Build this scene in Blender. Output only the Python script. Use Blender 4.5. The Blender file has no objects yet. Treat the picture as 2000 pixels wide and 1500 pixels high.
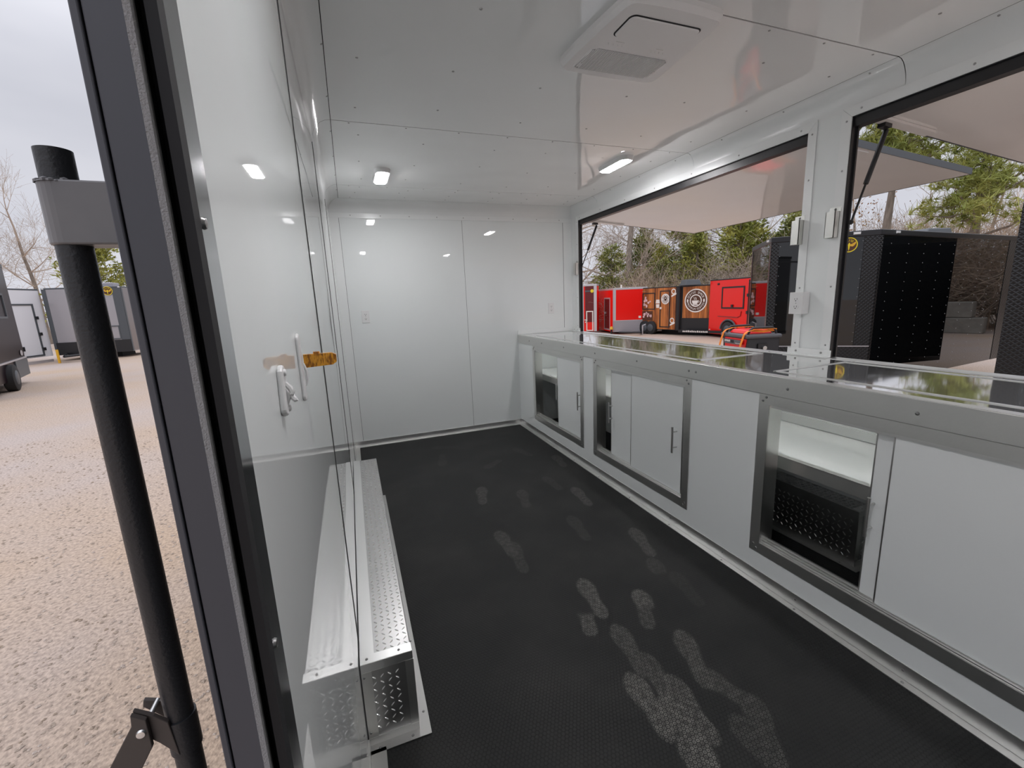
import bpy, math, random
import numpy as np
from mathutils import Vector, Matrix

scene = bpy.context.scene
COL = scene.collection
GZ = -0.62                                   # yard ground level; trailer floor is z = 0

# ------------------------------------------------------------------ camera
R = [[.93591307, -.34972626, -.04193166], [-.10531211, -.16423445, -.98078357], [.33611915, .92234407, -.19053958]]
cam_d = bpy.data.cameras.new('camera')
cam_d.sensor_width = 36.0
cam_d.lens = 841.81 / 2000 * 36.0
cam_d.clip_start = 0.02
cam_d.clip_end = 500
cam = bpy.data.objects.new('camera', cam_d)
COL.objects.link(cam)
M = Matrix.Identity(4)
for i in range(3):
    M[i][0] = R[0][i]
    M[i][1] = -R[1][i]
    M[i][2] = -R[2][i]
M[2][3] = 1.35
cam.matrix_world = M
scene.camera = cam

# ------------------------------------------------------------------ sky (bright overcast) and exposure
SKY_STRENGTH = .93
LED_STRENGTH = 95.0
scene.view_settings.view_transform = 'Standard'
scene.view_settings.look = 'None'
scene.view_settings.gamma = 1.0
scene.view_settings.use_curve_mapping = False
scene.view_settings.exposure = 0.22
world = bpy.data.worlds.new('overcast_sky')
scene.world = world
world.use_nodes = True
wt = world.node_tree
wt.nodes.clear()
wo = wt.nodes.new('ShaderNodeOutputWorld')
wb = wt.nodes.new('ShaderNodeBackground')
wc = wt.nodes.new('ShaderNodeTexCoord')
wn = wt.nodes.new('ShaderNodeTexNoise')
wn.inputs['Scale'].default_value = 2.2
wn.inputs['Detail'].default_value = 4
wm = wt.nodes.new('ShaderNodeMapping')
wm.inputs['Scale'].default_value = (1, 1, 2.6)
wr = wt.nodes.new('ShaderNodeValToRGB')
wr.color_ramp.elements[0].position = .32
wr.color_ramp.elements[0].color = (.55, .56, .625, 1)
wr.color_ramp.elements[1].position = .68
wr.color_ramp.elements[1].color = (.68, .685, .74, 1)
wl = wt.links
wl.new(wc.outputs['Generated'], wm.inputs['Vector'])
wl.new(wm.outputs[0], wn.inputs['Vector'])
wl.new(wn.outputs['Fac'], wr.inputs['Fac'])
wsep = wt.nodes.new('ShaderNodeSeparateXYZ')
wl.new(wc.outputs['Generated'], wsep.inputs[0])
wmr = wt.nodes.new('ShaderNodeMapRange')     # overcast skies brighten towards the zenith
wmr.interpolation_type = 'SMOOTHSTEP'
wmr.inputs['From Min'].default_value = .3
wmr.inputs['From Max'].default_value = .85
wmr.inputs['To Min'].default_value = 1.0
wmr.inputs['To Max'].default_value = 2.6
wl.new(wsep.outputs['Z'], wmr.inputs['Value'])
wmul = wt.nodes.new('ShaderNodeMath')
wmul.operation = 'MULTIPLY'
wmul.inputs[1].default_value = SKY_STRENGTH
wl.new(wmr.outputs[0], wmul.inputs[0])
wl.new(wr.outputs['Color'], wb.inputs['Color'])
wl.new(wmul.outputs[0], wb.inputs['Strength'])
wl.new(wb.outputs[0], wo.inputs['Surface'])


# ------------------------------------------------------------------ materials
def srgb(r, g, b):
    f = lambda c: (c / 255 / 12.92) if c / 255 <= .04045 else ((c / 255 + .055) / 1.055) ** 2.4
    return (f(r), f(g), f(b), 1)


def mat(name, color, rough=.5, metal=0.0, bump=None, var=None, stretch=None, coat=0, spec=None, rvar=None):
    m = bpy.data.materials.new(name)
    m.use_nodes = True
    nt = m.node_tree
    p = nt.nodes['Principled BSDF']
    if len(color) == 3:
        color = (*color, 1)
    p.inputs['Base Color'].default_value = color
    p.inputs['Roughness'].default_value = rough
    p.inputs['Metallic'].default_value = metal
    if coat:
        p.inputs['Coat Weight'].default_value = coat
        p.inputs['Coat Roughness'].default_value = .03
    if spec is not None:
        p.inputs['Specular IOR Level'].default_value = spec
    if bump or var or rvar:
        tc = nt.nodes.new('ShaderNodeTexCoord')
        mp = nt.nodes.new('ShaderNodeMapping')
        if stretch:
            mp.inputs['Scale'].default_value = stretch
        nt.links.new(tc.outputs['Object'], mp.inputs['Vector'])
    if bump:                                   # (scale, distance, detail)
        n = nt.nodes.new('ShaderNodeTexNoise')
        n.inputs['Scale'].default_value = bump[0]
        n.inputs['Detail'].default_value = bump[2]
        nt.links.new(mp.outputs[0], n.inputs['Vector'])
        b = nt.nodes.new('ShaderNodeBump')
        b.inputs['Distance'].default_value = bump[1]
        b.inputs['Strength'].default_value = 1
        nt.links.new(n.outputs['Fac'], b.inputs['Height'])
        nt.links.new(b.outputs[0], p.inputs['Normal'])
    if var:                                    # (scale, second colour, detail)
        n = nt.nodes.new('ShaderNodeTexNoise')
        n.inputs['Scale'].default_value = var[0]
        n.inputs['Detail'].default_value = var[2]
        nt.links.new(mp.outputs[0], n.inputs['Vector'])
        r = nt.nodes.new('ShaderNodeValToRGB')
        r.color_ramp.elements[0].position = .35
        r.color_ramp.elements[1].position = .68
        r.color_ramp.elements[0].color = color
        r.color_ramp.elements[1].color = var[1] if len(var[1]) == 4 else (*var[1], 1)
        nt.links.new(n.outputs['Fac'], r.inputs['Fac'])
        nt.links.new(r.outputs[0], p.inputs['Base Color'])
    if rvar:                                   # (scale, lo, hi)
        n = nt.nodes.new('ShaderNodeTexNoise')
        n.inputs['Scale'].default_value = rvar[0]
        n.inputs['Detail'].default_value = 5
        nt.links.new(mp.outputs[0], n.inputs['Vector'])
        r = nt.nodes.new('ShaderNodeMapRange')
        r.inputs['To Min'].default_value = rvar[1]
        r.inputs['To Max'].default_value = rvar[2]
        nt.links.new(n.outputs['Fac'], r.inputs['Value'])
        nt.links.new(r.outputs[0], p.inputs['Roughness'])
    return m


def emis(name, color, strength):
    m = bpy.data.materials.new(name)
    m.use_nodes = True
    p = m.node_tree.nodes['Principled BSDF']
    p.inputs['Base Color'].default_value = (.8, .8, .8, 1)
    p.inputs['Emission Color'].default_value = (*color, 1)
    p.inputs['Emission Strength'].default_value = strength
    return m


WHITE = (.82, .85, .845)
m_wall = mat('glossy_white_panel', WHITE, .012, bump=(2.6, .0007, 0), spec=.55)
m_ceil = mat('glossy_white_ceiling_panel', (.89, .90, .895), .04, bump=(2.6, .006, 1), spec=.6)
m_cab = mat('satin_white_cabinet_panel', (.88, .91, .905), .16, bump=(4, .001, 1))
m_cove = mat('white_cove_trim', (.82, .84, .835), .12)
m_trimw = mat('white_painted_angle', (.84, .86, .855), .22)
m_plast = mat('white_plastic', (.76, .76, .76), .35)
m_acpl = mat('off_white_plastic', (.88, .87, .865), .45)
m_grille = mat('grille_mesh_plastic', (.50, .495, .50), .55)
m_dark = mat('dark_recess', (.012, .012, .014), .7)
m_gap = mat('dark_panel_joint', (.012, .012, .012), .7)
m_alu = mat('brushed_aluminium', (.74, .74, .72), .32, 1, bump=(60, .0004, 3), stretch=(1, 1, 1), rvar=(9, .26, .42))
m_alul = mat('bright_aluminium', (.84, .84, .83), .2, 1, rvar=(7, .24, .42))
m_dplate = mat('diamond_plate_aluminium', (.54, .54, .535), .3, 1, rvar=(14, .22, .42))
m_lugs = mat('painted_glint_lugs', (.93, .93, .92), .14, 1)  # lighter than the plate: glints on the raised lugs put into the colour
m_steel = mat('satin_steel', (.62, .62, .61), .3, 1)
m_flng = mat('dull_aluminium_flange', (.50, .50, .49), .5, 1)
m_screw = mat('screw_steel', (.38, .38, .38), .3, 1)
m_blackf = mat('black_powder_coat', (.022, .023, .026), .38, bump=(240, .0006, 2), rvar=(5, .3, .5))
m_blackm = mat('matte_black_jamb', (.012, .012, .013), .5)
m_frame = mat('charcoal_satin_frame', (.085, .088, .104), .42, rvar=(6, .34, .5))
m_pewter = mat('dark_grey_bracket_paint', (.15, .15, .16), .36, var=(9, (.20, .197, .20), 4), rvar=(8, .28, .5))
m_brz = mat('bronze_grey_bar_paint', (.075, .062, .056), .45)
m_rub = mat('grey_felt_seal', (.34, .34, .345), .95, bump=(900, .001, 2))
m_glassblack = mat('gloss_black_panel', (.006, .0065, .007), .02, spec=.7)
m_blacktrim = mat('satin_black_trim', (.015, .015, .017), .35)
m_tyre = mat('tyre_rubber', (.016, .016, .017), .75)
m_red = mat('gloss_red_panel', (.88, .012, .008), .16, spec=.5)
m_reddk = mat('dark_red_door_panel', (.12, .006, .008), .2)
m_silver = mat('silver_trim', (.62, .60, .62), .35, .6)
m_treadsil = mat('grey_tread_plate', (.40, .39, .42), .35, .6, bump=(40, .01, 2))
m_whitet = mat('white_trailer_skin', (.80, .81, .84), .3)
m_silvert = mat('silver_trailer_skin', (.40, .385, .40), .22, .3)
m_brownt = mat('pewter_brown_trailer_skin', (.21, .185, .18), .2, .3)
m_greyt = mat('grey_corner_trim', (.085, .095, .105), .45)
m_awn = mat('awning_white_panel', (.88, .865, .855), .06, bump=(2.2, .004, 1), spec=.6)
m_orange = mat('orange_webbing', (.95, .27, .02), .6)
m_cream = mat('cream_print', (.86, .80, .74), .5)
m_yellow = mat('yellow_print', (.85, .66, .02), .5)
m_gold = mat('gold_print', (.75, .42, .03), .5)
m_brownp = mat('dark_brown_print', (.09, .03, .012), .5)
m_genred = mat('generator_red_plastic', (.85, .01, .012), .3)
m_gendk = mat('generator_dark_plastic', (.03, .03, .033), .5)
m_gengr = mat('generator_grey_bumper', (.10, .10, .108), .5)
m_led = emis('led_lens', (1, .98, 1), LED_STRENGTH)
m_bark = mat('bark', (.20, .165, .135), .9, var=(14, (.32, .27, .225), 4), bump=(60, .01, 3), stretch=(1, 1, .2))
m_twig = mat('winter_twigs', (.40, .32, .26), .9, var=(.5, (.56, .47, .39), 2))
m_vine = mat('dry_vines', (.50, .37, .26), .9, var=(.5, (.62, .51, .39), 2))
m_rust = mat('rust_leaves', (.32, .13, .04), .8, var=(1.2, (.36, .22, .05), 2))


def leafmat(name, c1, c2):
    m = mat(name, c1, .6, var=(1.1, c2, 3))
    return m


m_cedar = leafmat('cedar_foliage', (.12, .15, .035), (.33, .33, .09))
m_cedar2 = leafmat('bright_cedar_foliage', (.20, .23, .04), (.46, .43, .10))
m_pine = leafmat('pine_needles', (.23, .27, .055), (.46, .46, .13))


def wood_mat():
    m = bpy.data.materials.new('printed_wood_planks')
    m.use_nodes = True
    nt = m.node_tree
    L = nt.links
    p = nt.nodes['Principled BSDF']
    p.inputs['Roughness'].default_value = .3
    tc = nt.nodes.new('ShaderNodeTexCoord')
    sep = nt.nodes.new('ShaderNodeSeparateXYZ')
    L.new(tc.outputs['Object'], sep.inputs[0])

    def math_(op, a, b=None):
        n = nt.nodes.new('ShaderNodeMath')
        n.operation = op
        for i, v in enumerate((a, b)):
            if v is None:
                continue
            if isinstance(v, (int, float)):
                n.inputs[i].default_value = v
            else:
                L.new(v, n.inputs[i])
        return n.outputs[0]
    u = math_('DIVIDE', sep.outputs['Y'], .115)
    wn_ = nt.nodes.new('ShaderNodeTexWhiteNoise')
    wn_.noise_dimensions = '1D'
    L.new(math_('FLOOR', u), wn_.inputs['W'])
    mp = nt.nodes.new('ShaderNodeMapping')
    mp.inputs['Scale'].default_value = (9, 9, .7)
    L.new(tc.outputs['Object'], mp.inputs[0])
    n = nt.nodes.new('ShaderNodeTexNoise')
    n.inputs['Scale'].default_value = 2
    n.inputs['Detail'].default_value = 5
    L.new(mp.outputs[0], n.inputs['Vector'])
    f = math_('ADD', math_('MULTIPLY', wn_.outputs['Value'], .35), math_('MULTIPLY', n.outputs['Fac'], .9))
    r = nt.nodes.new('ShaderNodeValToRGB')
    r.color_ramp.elements[0].position = .36
    r.color_ramp.elements[0].color = (.16, .036, .006, 1)
    r.color_ramp.elements[1].position = .8
    r.color_ramp.elements[1].color = (.62, .20, .045, 1)
    L.new(f, r.inputs['Fac'])
    # dark joints between printed planks
    fr = math_('FRACT', u)
    j = math_('LESS_THAN', fr, .07)
    mx = nt.nodes.new('ShaderNodeMixRGB')
    mx.inputs['Color2'].default_value = (.05, .012, .004, 1)
    L.new(j, mx.inputs['Fac'])
    L.new(r.outputs[0], mx.inputs['Color1'])
    L.new(mx.outputs[0], p.inputs['Base Color'])
    return m


m_wood = wood_mat()


def lever_wood():
    m = bpy.data.materials.new('striped_wood_grain')
    m.use_nodes = True
    nt = m.node_tree
    p = nt.nodes['Principled BSDF']
    p.inputs['Roughness'].default_value = .35
    tc = nt.nodes.new('ShaderNodeTexCoord')
    mp = nt.nodes.new('ShaderNodeMapping')
    mp.inputs['Scale'].default_value = (1, .25, .25)
    nt.links.new(tc.outputs['Object'], mp.inputs[0])
    w = nt.nodes.new('ShaderNodeTexNoise')
    w.inputs['Scale'].default_value = 330
    w.inputs['Detail'].default_value = 3
    nt.links.new(mp.outputs[0], w.inputs['Vector'])
    r = nt.nodes.new('ShaderNodeValToRGB')
    r.color_ramp.elements[0].position = .40
    r.color_ramp.elements[0].color = (.26, .09, .008, 1)
    r.color_ramp.elements[1].position = .56
    r.color_ramp.elements[1].color = (.72, .33, .03, 1)
    nt.links.new(w.outputs['Fac'], r.inputs['Fac'])
    nt.links.new(r.outputs[0], p.inputs['Base Color'])
    return m


m_lever = lever_wood()


def tread_mat(name, base, rough, metal, pitch):
    """tread plate too far away to tell its lugs apart: crossed diagonal relief"""
    m = bpy.data.materials.new(name)
    m.use_nodes = True
    nt = m.node_tree
    L = nt.links
    p = nt.nodes['Principled BSDF']
    p.inputs['Base Color'].default_value = (*base, 1)
    p.inputs['Roughness'].default_value = rough
    p.inputs['Metallic'].default_value = metal
    tc = nt.nodes.new('ShaderNodeTexCoord')
    sep = nt.nodes.new('ShaderNodeSeparateXYZ')
    L.new(tc.outputs['Object'], sep.inputs[0])

    def mth(op, a, b=None):
        n = nt.nodes.new('ShaderNodeMath')
        n.operation = op
        for i, v in enumerate((a, b)):
            if v is None:
                continue
            if isinstance(v, (int, float)):
                n.inputs[i].default_value = v
            else:
                L.new(v, n.inputs[i])
        return n.outputs[0]
    u = mth('SUBTRACT', mth('MULTIPLY', sep.outputs['X'], .75), mth('MULTIPLY', sep.outputs['Y'], .66))
    k = 2 * math.pi / pitch
    a = mth('POWER', mth('ABSOLUTE', mth('COSINE', mth('MULTIPLY', mth('ADD', u, sep.outputs['Z']), k / 2))), 6)
    b = mth('POWER', mth('ABSOLUTE', mth('COSINE', mth('MULTIPLY', mth('SUBTRACT', u, sep.outputs['Z']), k / 2))), 6)
    h = mth('MAXIMUM', a, b)
    bp = nt.nodes.new('ShaderNodeBump')
    bp.inputs['Distance'].default_value = .0035
    L.new(h, bp.inputs['Height'])
    L.new(bp.outputs[0], p.inputs['Normal'])
    return m


m_tread = tread_mat('black_tread_plate', (.012, .012, .013), .28, 0, .055)


def floor_mat():
    m = bpy.data.materials.new('black_rubber_coin_floor')
    m.use_nodes = True
    nt = m.node_tree
    L = nt.links
    p = nt.nodes['Principled BSDF']
    p.inputs['Roughness'].default_value = .62
    p.inputs['Specular IOR Level'].default_value = .35
    tc = nt.nodes.new('ShaderNodeTexCoord')

    def vm(op, a, b=None):
        n = nt.nodes.new('ShaderNodeVectorMath')
        n.operation = op
        for i, v in enumerate((a, b)):
            if v is None:
                continue
            if isinstance(v, tuple):
                n.inputs[i].default_value = v
            else:
                L.new(v, n.inputs[i])
        return n

    def mth(op, a, b=None):
        n = nt.nodes.new('ShaderNodeMath')
        n.operation = op
        for i, v in enumerate((a, b)):
            if v is None:
                continue
            if isinstance(v, (int, float)):
                n.inputs[i].default_value = v
            else:
                L.new(v, n.inputs[i])
        return n.outputs[0]
    # hexagonal cells, 13 mm across
    q = vm('SCALE', tc.outputs['Object'])
    q.inputs['Scale'].default_value = 1 / .0135
    rr = (1.0, 1.7320508, 1.0)
    hh = (.5, .8660254, 0)
    a = vm('SUBTRACT', vm('WRAP', q.outputs[0]).outputs[0], hh)
    wa = a.inputs[0].links[0].from_node
    wa.inputs[1].default_value = rr
    wa.inputs[2].default_value = (0, 0, 0)
    wb_ = vm('WRAP', vm('SUBTRACT', q.outputs[0], hh).outputs[0])
    wb_.inputs[1].default_value = rr
    wb_.inputs[2].default_value = (0, 0, 0)
    b = vm('SUBTRACT', wb_.outputs[0], hh)

    def flat(v):
        return vm('MULTIPLY', v.outputs[0], (1, 1, 0))
    a, b = flat(a), flat(b)
    da = vm('LENGTH', a.outputs[0]).outputs['Value']
    db = vm('LENGTH', b.outputs[0]).outputs['Value']
    sel = mth('LESS_THAN', da, db)
    mx = nt.nodes.new('ShaderNodeMix')
    mx.data_type = 'VECTOR'
    L.new(sel, mx.inputs[0])
    L.new(b.outputs[0], mx.inputs[4])
    L.new(a.outputs[0], mx.inputs[5])
    gv = vm('ABSOLUTE', mx.outputs[1])
    d2 = vm('DOT_PRODUCT', gv.outputs[0], (.5, .8660254, 0)).outputs['Value']
    sp = nt.nodes.new('ShaderNodeSeparateXYZ')
    L.new(gv.outputs[0], sp.inputs[0])
    edge = mth('SUBTRACT', .5, mth('MAXIMUM', sp.outputs['X'], d2))        # 0 at joint, .5 centre
    coin = nt.nodes.new('ShaderNodeMapRange')
    coin.inputs['From Min'].default_value = .05
    coin.inputs['From Max'].default_value = .14
    L.new(edge, coin.inputs['Value'])
    ring = mth('MULTIPLY', coin.outputs[0], mth('GREATER_THAN', .36, edge))
    # dust: footprints (baked as a vertex weight) broken up by the coins, plus a faint overall film
    at = nt.nodes.new('ShaderNodeAttribute')
    at.attribute_name = 'dust'
    n1 = nt.nodes.new('ShaderNodeTexNoise')
    n1.inputs['Scale'].default_value = 55
    n1.inputs['Detail'].default_value = 4
    L.new(tc.outputs['Object'], n1.inputs['Vector'])
    n2 = nt.nodes.new('ShaderNodeTexNoise')
    n2.inputs['Scale'].default_value = 2.6
    n2.inputs['Detail'].default_value = 6
    L.new(tc.outputs['Object'], n2.inputs['Vector'])
    br = nt.nodes.new('ShaderNodeMapRange')
    br.inputs['From Min'].default_value = .38
    br.inputs['From Max'].default_value = .62
    L.new(n1.outputs['Fac'], br.inputs['Value'])
    d = mth('MULTIPLY', at.outputs['Fac'], mth('ADD', .12, mth('MULTIPLY', ring, .88)))
    d = mth('MULTIPLY', d, mth('ADD', .35, mth('MULTIPLY', br.outputs[0], .65)))
    film = nt.nodes.new('ShaderNodeMapRange')
    film.inputs['From Min'].default_value = .45
    film.inputs['From Max'].default_value = .8
    film.inputs['To Max'].default_value = .10
    L.new(n2.outputs['Fac'], film.inputs['Value'])
    d = mth('ADD', d, film.outputs[0])
    cm = nt.nodes.new('ShaderNodeMixRGB')
    cm.inputs['Color1'].default_value = (.0155, .0165, .0165, 1)
    cm.inputs['Color2'].default_value = (.20, .195, .18, 1)
    cl = nt.nodes.new('ShaderNodeClamp')
    L.new(d, cl.inputs[0])
    L.new(cl.outputs[0], cm.inputs['Fac'])
    dk = nt.nodes.new('ShaderNodeMixRGB')
    dk.blend_type = 'MULTIPLY'
    dk.inputs['Fac'].default_value = .45
    L.new(cm.outputs[0], dk.inputs['Color1'])
    gm = nt.nodes.new('ShaderNodeMath')
    gm.operation = 'MULTIPLY_ADD'
    gm.inputs[1].default_value = .6
    gm.inputs[2].default_value = .4
    L.new(coin.outputs[0], gm.inputs[0])
    L.new(gm.outputs[0], dk.inputs['Color2'])
    L.new(dk.outputs[0], p.inputs['Base Color'])
    bp = nt.nodes.new('ShaderNodeBump')
    bp.inputs['Distance'].default_value = .0008
    L.new(coin.outputs[0], bp.inputs['Height'])
    L.new(bp.outputs[0], p.inputs['Normal'])
    return m


m_floor = floor_mat()


def ground_mat():
    m = bpy.data.materials.new('gravel_yard')
    m.use_nodes = True
    nt = m.node_tree
    L = nt.links
    p = nt.nodes['Principled BSDF']
    p.inputs['Roughness'].default_value = .9
    tc = nt.nodes.new('ShaderNodeTexCoord')

    def noise(s, d):
        n = nt.nodes.new('ShaderNodeTexNoise')
        n.inputs['Scale'].default_value = s
        n.inputs['Detail'].default_value = d
        L.new(tc.outputs['Object'], n.inputs['Vector'])
        return n
    big = noise(.35, 6)
    fine = noise(42, 8)
    r = nt.nodes.new('ShaderNodeValToRGB')
    r.color_ramp.elements[0].position = .34
    r.color_ramp.elements[0].color = (.50, .385, .29, 1)
    r.color_ramp.elements[1].position = .66
    r.color_ramp.elements[1].color = (.49, .42, .385, 1)
    L.new(big.outputs['Fac'], r.inputs['Fac'])
    r2 = nt.nodes.new('ShaderNodeValToRGB')
    r2.color_ramp.elements[0].position = .3
    r2.color_ramp.elements[0].color = (.5, .47, .45, 1)
    r2.color_ramp.elements[1].position = .62
    r2.color_ramp.elements[1].color = (1.12, 1.08, 1.03, 1)
    L.new(fine.outputs['Fac'], r2.inputs['Fac'])
    mx = nt.nodes.new('ShaderNodeMixRGB')
    mx.blend_type = 'MULTIPLY'
    mx.inputs['Fac'].default_value = .75
    L.new(r.outputs[0], mx.inputs['Color1'])
    L.new(r2.outputs[0], mx.inputs['Color2'])
    L.new(mx.outputs[0], p.inputs['Base Color'])
    v = nt.nodes.new('ShaderNodeTexVoronoi')
    v.inputs['Scale'].default_value = 75
    L.new(tc.outputs['Object'], v.inputs['Vector'])
    bp = nt.nodes.new('ShaderNodeBump')
    bp.inputs['Distance'].default_value = .006
    bp.inputs['Strength'].default_value = .7
    ad = nt.nodes.new('ShaderNodeMath')
    ad.operation = 'SUBTRACT'
    L.new(fine.outputs['Fac'], ad.inputs[0])
    L.new(v.outputs['Distance'], ad.inputs[1])
    L.new(ad.outputs[0], bp.inputs['Height'])
    L.new(bp.outputs[0], p.inputs['Normal'])
    return m


m_ground = ground_mat()
m_pebble = mat('gravel_pebbles', (.36, .28, .21), .9, var=(9, (.52, .44, .38), 2))


# ------------------------------------------------------------------ mesh helpers
class MB:
    def __init__(self):
        self.v, self.f = [], []

    def add(self, vs, fs):
        o = len(self.v)
        self.v += [tuple(x) for x in vs]
        self.f += [tuple(i + o for i in f) for f in fs]
        return self

    def box(self, x0, x1, y0, y1, z0, z1):
        vs = [(x, y, z) for z in (z0, z1) for y in (y0, y1) for x in (x0, x1)]
        return self.add(vs, [(0, 2, 3, 1), (4, 5, 7, 6), (0, 1, 5, 4), (2, 6, 7, 3), (0, 4, 6, 2), (1, 3, 7, 5)])

    def obox(self, o, u, v, w):
        """box from corner o spanned by edge vectors u, v, w"""
        o, u, v, w = map(Vector, (o, u, v, w))
        vs = [o + a * u + b * v + c * w for c in (0, 1) for b in (0, 1) for a in (0, 1)]
        return self.add(vs, [(0, 2, 3, 1), (4, 5, 7, 6), (0, 1, 5, 4), (2, 6, 7, 3), (0, 4, 6, 2), (1, 3, 7, 5)])

    def prism(self, pts, ext):
        """polygon pts (3D) extruded along ext"""
        n = len(pts)
        e = Vector(ext)
        vs = [Vector(p) for p in pts] + [Vector(p) + e for p in pts]
        fs = [tuple(range(n - 1, -1, -1)), tuple(range(n, 2 * n))]
        fs += [(i, (i + 1) % n, n + (i + 1) % n, n + i) for i in range(n)]
        return self.add(vs, fs)

    def frustum(self, pa, pb):
        n = len(pa)
        fs = [tuple(range(n - 1, -1, -1)), tuple(range(n, 2 * n))]
        fs += [(i, (i + 1) % n, n + (i + 1) % n, n + i) for i in range(n)]
        return self.add(list(pa) + list(pb), fs)

    def tube(self, path, r, seg=10, caps=True):
        path = [Vector(p) for p in path]
        n = len(path)
        rs = r if isinstance(r, (list, tuple)) else [r] * n
        up = None
        rings = []
        for i, p in enumerate(path):
            t = (path[min(i + 1, n - 1)] - path[max(i - 1, 0)]).normalized()
            if up is None:
                up = Vector((0, 0, 1)) if abs(t.z) < .9 else Vector((1, 0, 0))
            s = t.cross(up).normalized()
            up = s.cross(t).normalized()
            rings.append([p + (s * math.cos(2 * math.pi * k / seg) + up * math.sin(2 * math.pi * k / seg)) * rs[i] for k in range(seg)])
        vs = [x for ring in rings for x in ring]
        fs = [(i * seg + k, i * seg + (k + 1) % seg, (i + 1) * seg + (k + 1) % seg, (i + 1) * seg + k) for i in range(n - 1) for k in range(seg)]
        if caps:
            fs += [tuple(range(seg - 1, -1, -1)), tuple((n - 1) * seg + k for k in range(seg))]
        return self.add(vs, fs)

    def cyl(self, a, b, r, seg=16, r2=None):
        return self.tube([a, b], [r, r if r2 is None else r2], seg)

    def dome(self, c, n, r, h, seg=8):
        """pan-head screw: low dome on a surface with normal n"""
        c, n = Vector(c), Vector(n).normalized()
        t = Vector((0, 0, 1)) if abs(n.z) < .9 else Vector((1, 0, 0))
        s = n.cross(t).normalized()
        t = s.cross(n)
        ring = lambda rr, hh: [c + n * hh + (s * math.cos(2 * math.pi * k / seg) + t * math.sin(2 * math.pi * k / seg)) * rr for k in range(seg)]
        vs = ring(r, 0) + ring(r * .8, h * .7) + [c + n * h]
        fs = [(k, (k + 1) % seg, seg + (k + 1) % seg, seg + k) for k in range(seg)]
        fs += [(seg + k, seg + (k + 1) % seg, 2 * seg) for k in range(seg)]
        return self.add(vs, fs)

    def lug(self, c, d, n, L, W, H):
        """raised tread-plate lug: a boat-shaped ridge centred at c along d"""
        c, d, n = Vector(c), Vector(d).normalized(), Vector(n).normalized()
        s = n.cross(d)
        vs = [c - d * L / 2, c - d * L * .18 + s * W / 2, c + d * L * .18 + s * W / 2, c + d * L / 2,
              c + d * L * .18 - s * W / 2, c - d * L * .18 - s * W / 2,
              c - d * L * .25 + n * H, c + d * L * .25 + n * H]
        return self.add(vs, [(0, 6, 1), (1, 6, 7, 2), (2, 7, 3), (3, 7, 4), (4, 7, 6, 5), (5, 6, 0)])

    def build(self, name, m, parent=None, bevel=0, smooth=False, stuff=False, label=None):
        me = bpy.data.meshes.new(name)
        me.from_pydata([tuple(v) for v in self.v], [], self.f)
        me.materials.append(m)
        me.update()
        if smooth:
            me.shade_smooth()
            try:
                me.set_sharp_from_angle(angle=.7)
            except Exception:
                pass
        o = bpy.data.objects.new(name, me)
        COL.objects.link(o)
        if parent:
            attach(o, parent)
        if bevel:
            b = o.modifiers.new('bevel', 'BEVEL')
            b.width = bevel
            b.segments = 2
            b.limit_method = 'ANGLE'
        if stuff:
            o['kind'] = 'stuff'
        if label:
            o['label'] = label
        return o


WORLD_LOC = {}


def attach(o, parent):
    o.parent = parent
    w = Vector((0, 0, 0))
    p = parent
    while p:
        w += WORLD_LOC.get(p.name, Vector((0, 0, 0)))
        p = None
    o.matrix_parent_inverse = Matrix.Translation(-w)


def tag(o, label, cat=None, group=None):
    o['label'] = label
    if cat:
        o['category'] = cat
    if group:
        o['group'] = group
    return o


def thing(name, loc, label, cat, group=None):
    o = bpy.data.objects.new(name, None)
    o.empty_display_size = .1
    o.location = loc
    COL.objects.link(o)
    WORLD_LOC[o.name] = Vector(loc)
    return tag(o, label, cat, group)


def structure(o):
    o['kind'] = 'structure'
    return o


def struct_empty(name, loc):
    o = bpy.data.objects.new(name, None)
    o.empty_display_size = .1
    o.location = loc
    COL.objects.link(o)
    WORLD_LOC[o.name] = Vector(loc)
    return structure(o)


_glyph = {}


def glyph(ch):
    if ch not in _glyph:
        cu = bpy.data.curves.new('glyph', 'FONT')
        cu.body = ch
        cu.size = 1
        cu.resolution_u = 3
        ob = bpy.data.objects.new('glyph', cu)
        COL.objects.link(ob)
        dg = bpy.context.evaluated_depsgraph_get()
        me = bpy.data.meshes.new_from_object(ob.evaluated_get(dg))
        vs = [v.co.copy() for v in me.vertices]
        fs = [tuple(p.vertices) for p in me.polygons]
        bpy.data.objects.remove(ob)
        bpy.data.curves.remove(cu)
        bpy.data.meshes.remove(me)
        xs = [v.x for v in vs] or [0, .2]
        _glyph[ch] = (vs, fs, min(xs), max(xs))
    return _glyph[ch]


def text_arc(mb, s, frame, r, size, a0, a1, inward=False, bold=.02):
    """letters along an arc in a face frame; angles in degrees, measured clockwise from up"""
    n = len(s)
    for i, ch in enumerate(s):
        if ch == ' ':
            continue
        vs, fs, x0, x1 = glyph(ch)
        a = math.radians(a0 + (a1 - a0) * (i / (n - 1)))
        ca, sa = math.cos(a), math.sin(a)
        cx = (x0 + x1) / 2
        for dx in (-bold, bold):
            pts = []
            for v in vs:
                x, y = (v.x - cx + dx) * size, (v.y - .35) * size
                if inward:                          # bottom text, read upright
                    x, y = -x, -y
                rr = r + y
                pts.append(frame(rr * sa + x * ca, rr * ca - x * sa))
            mb.add(pts, fs)


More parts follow.
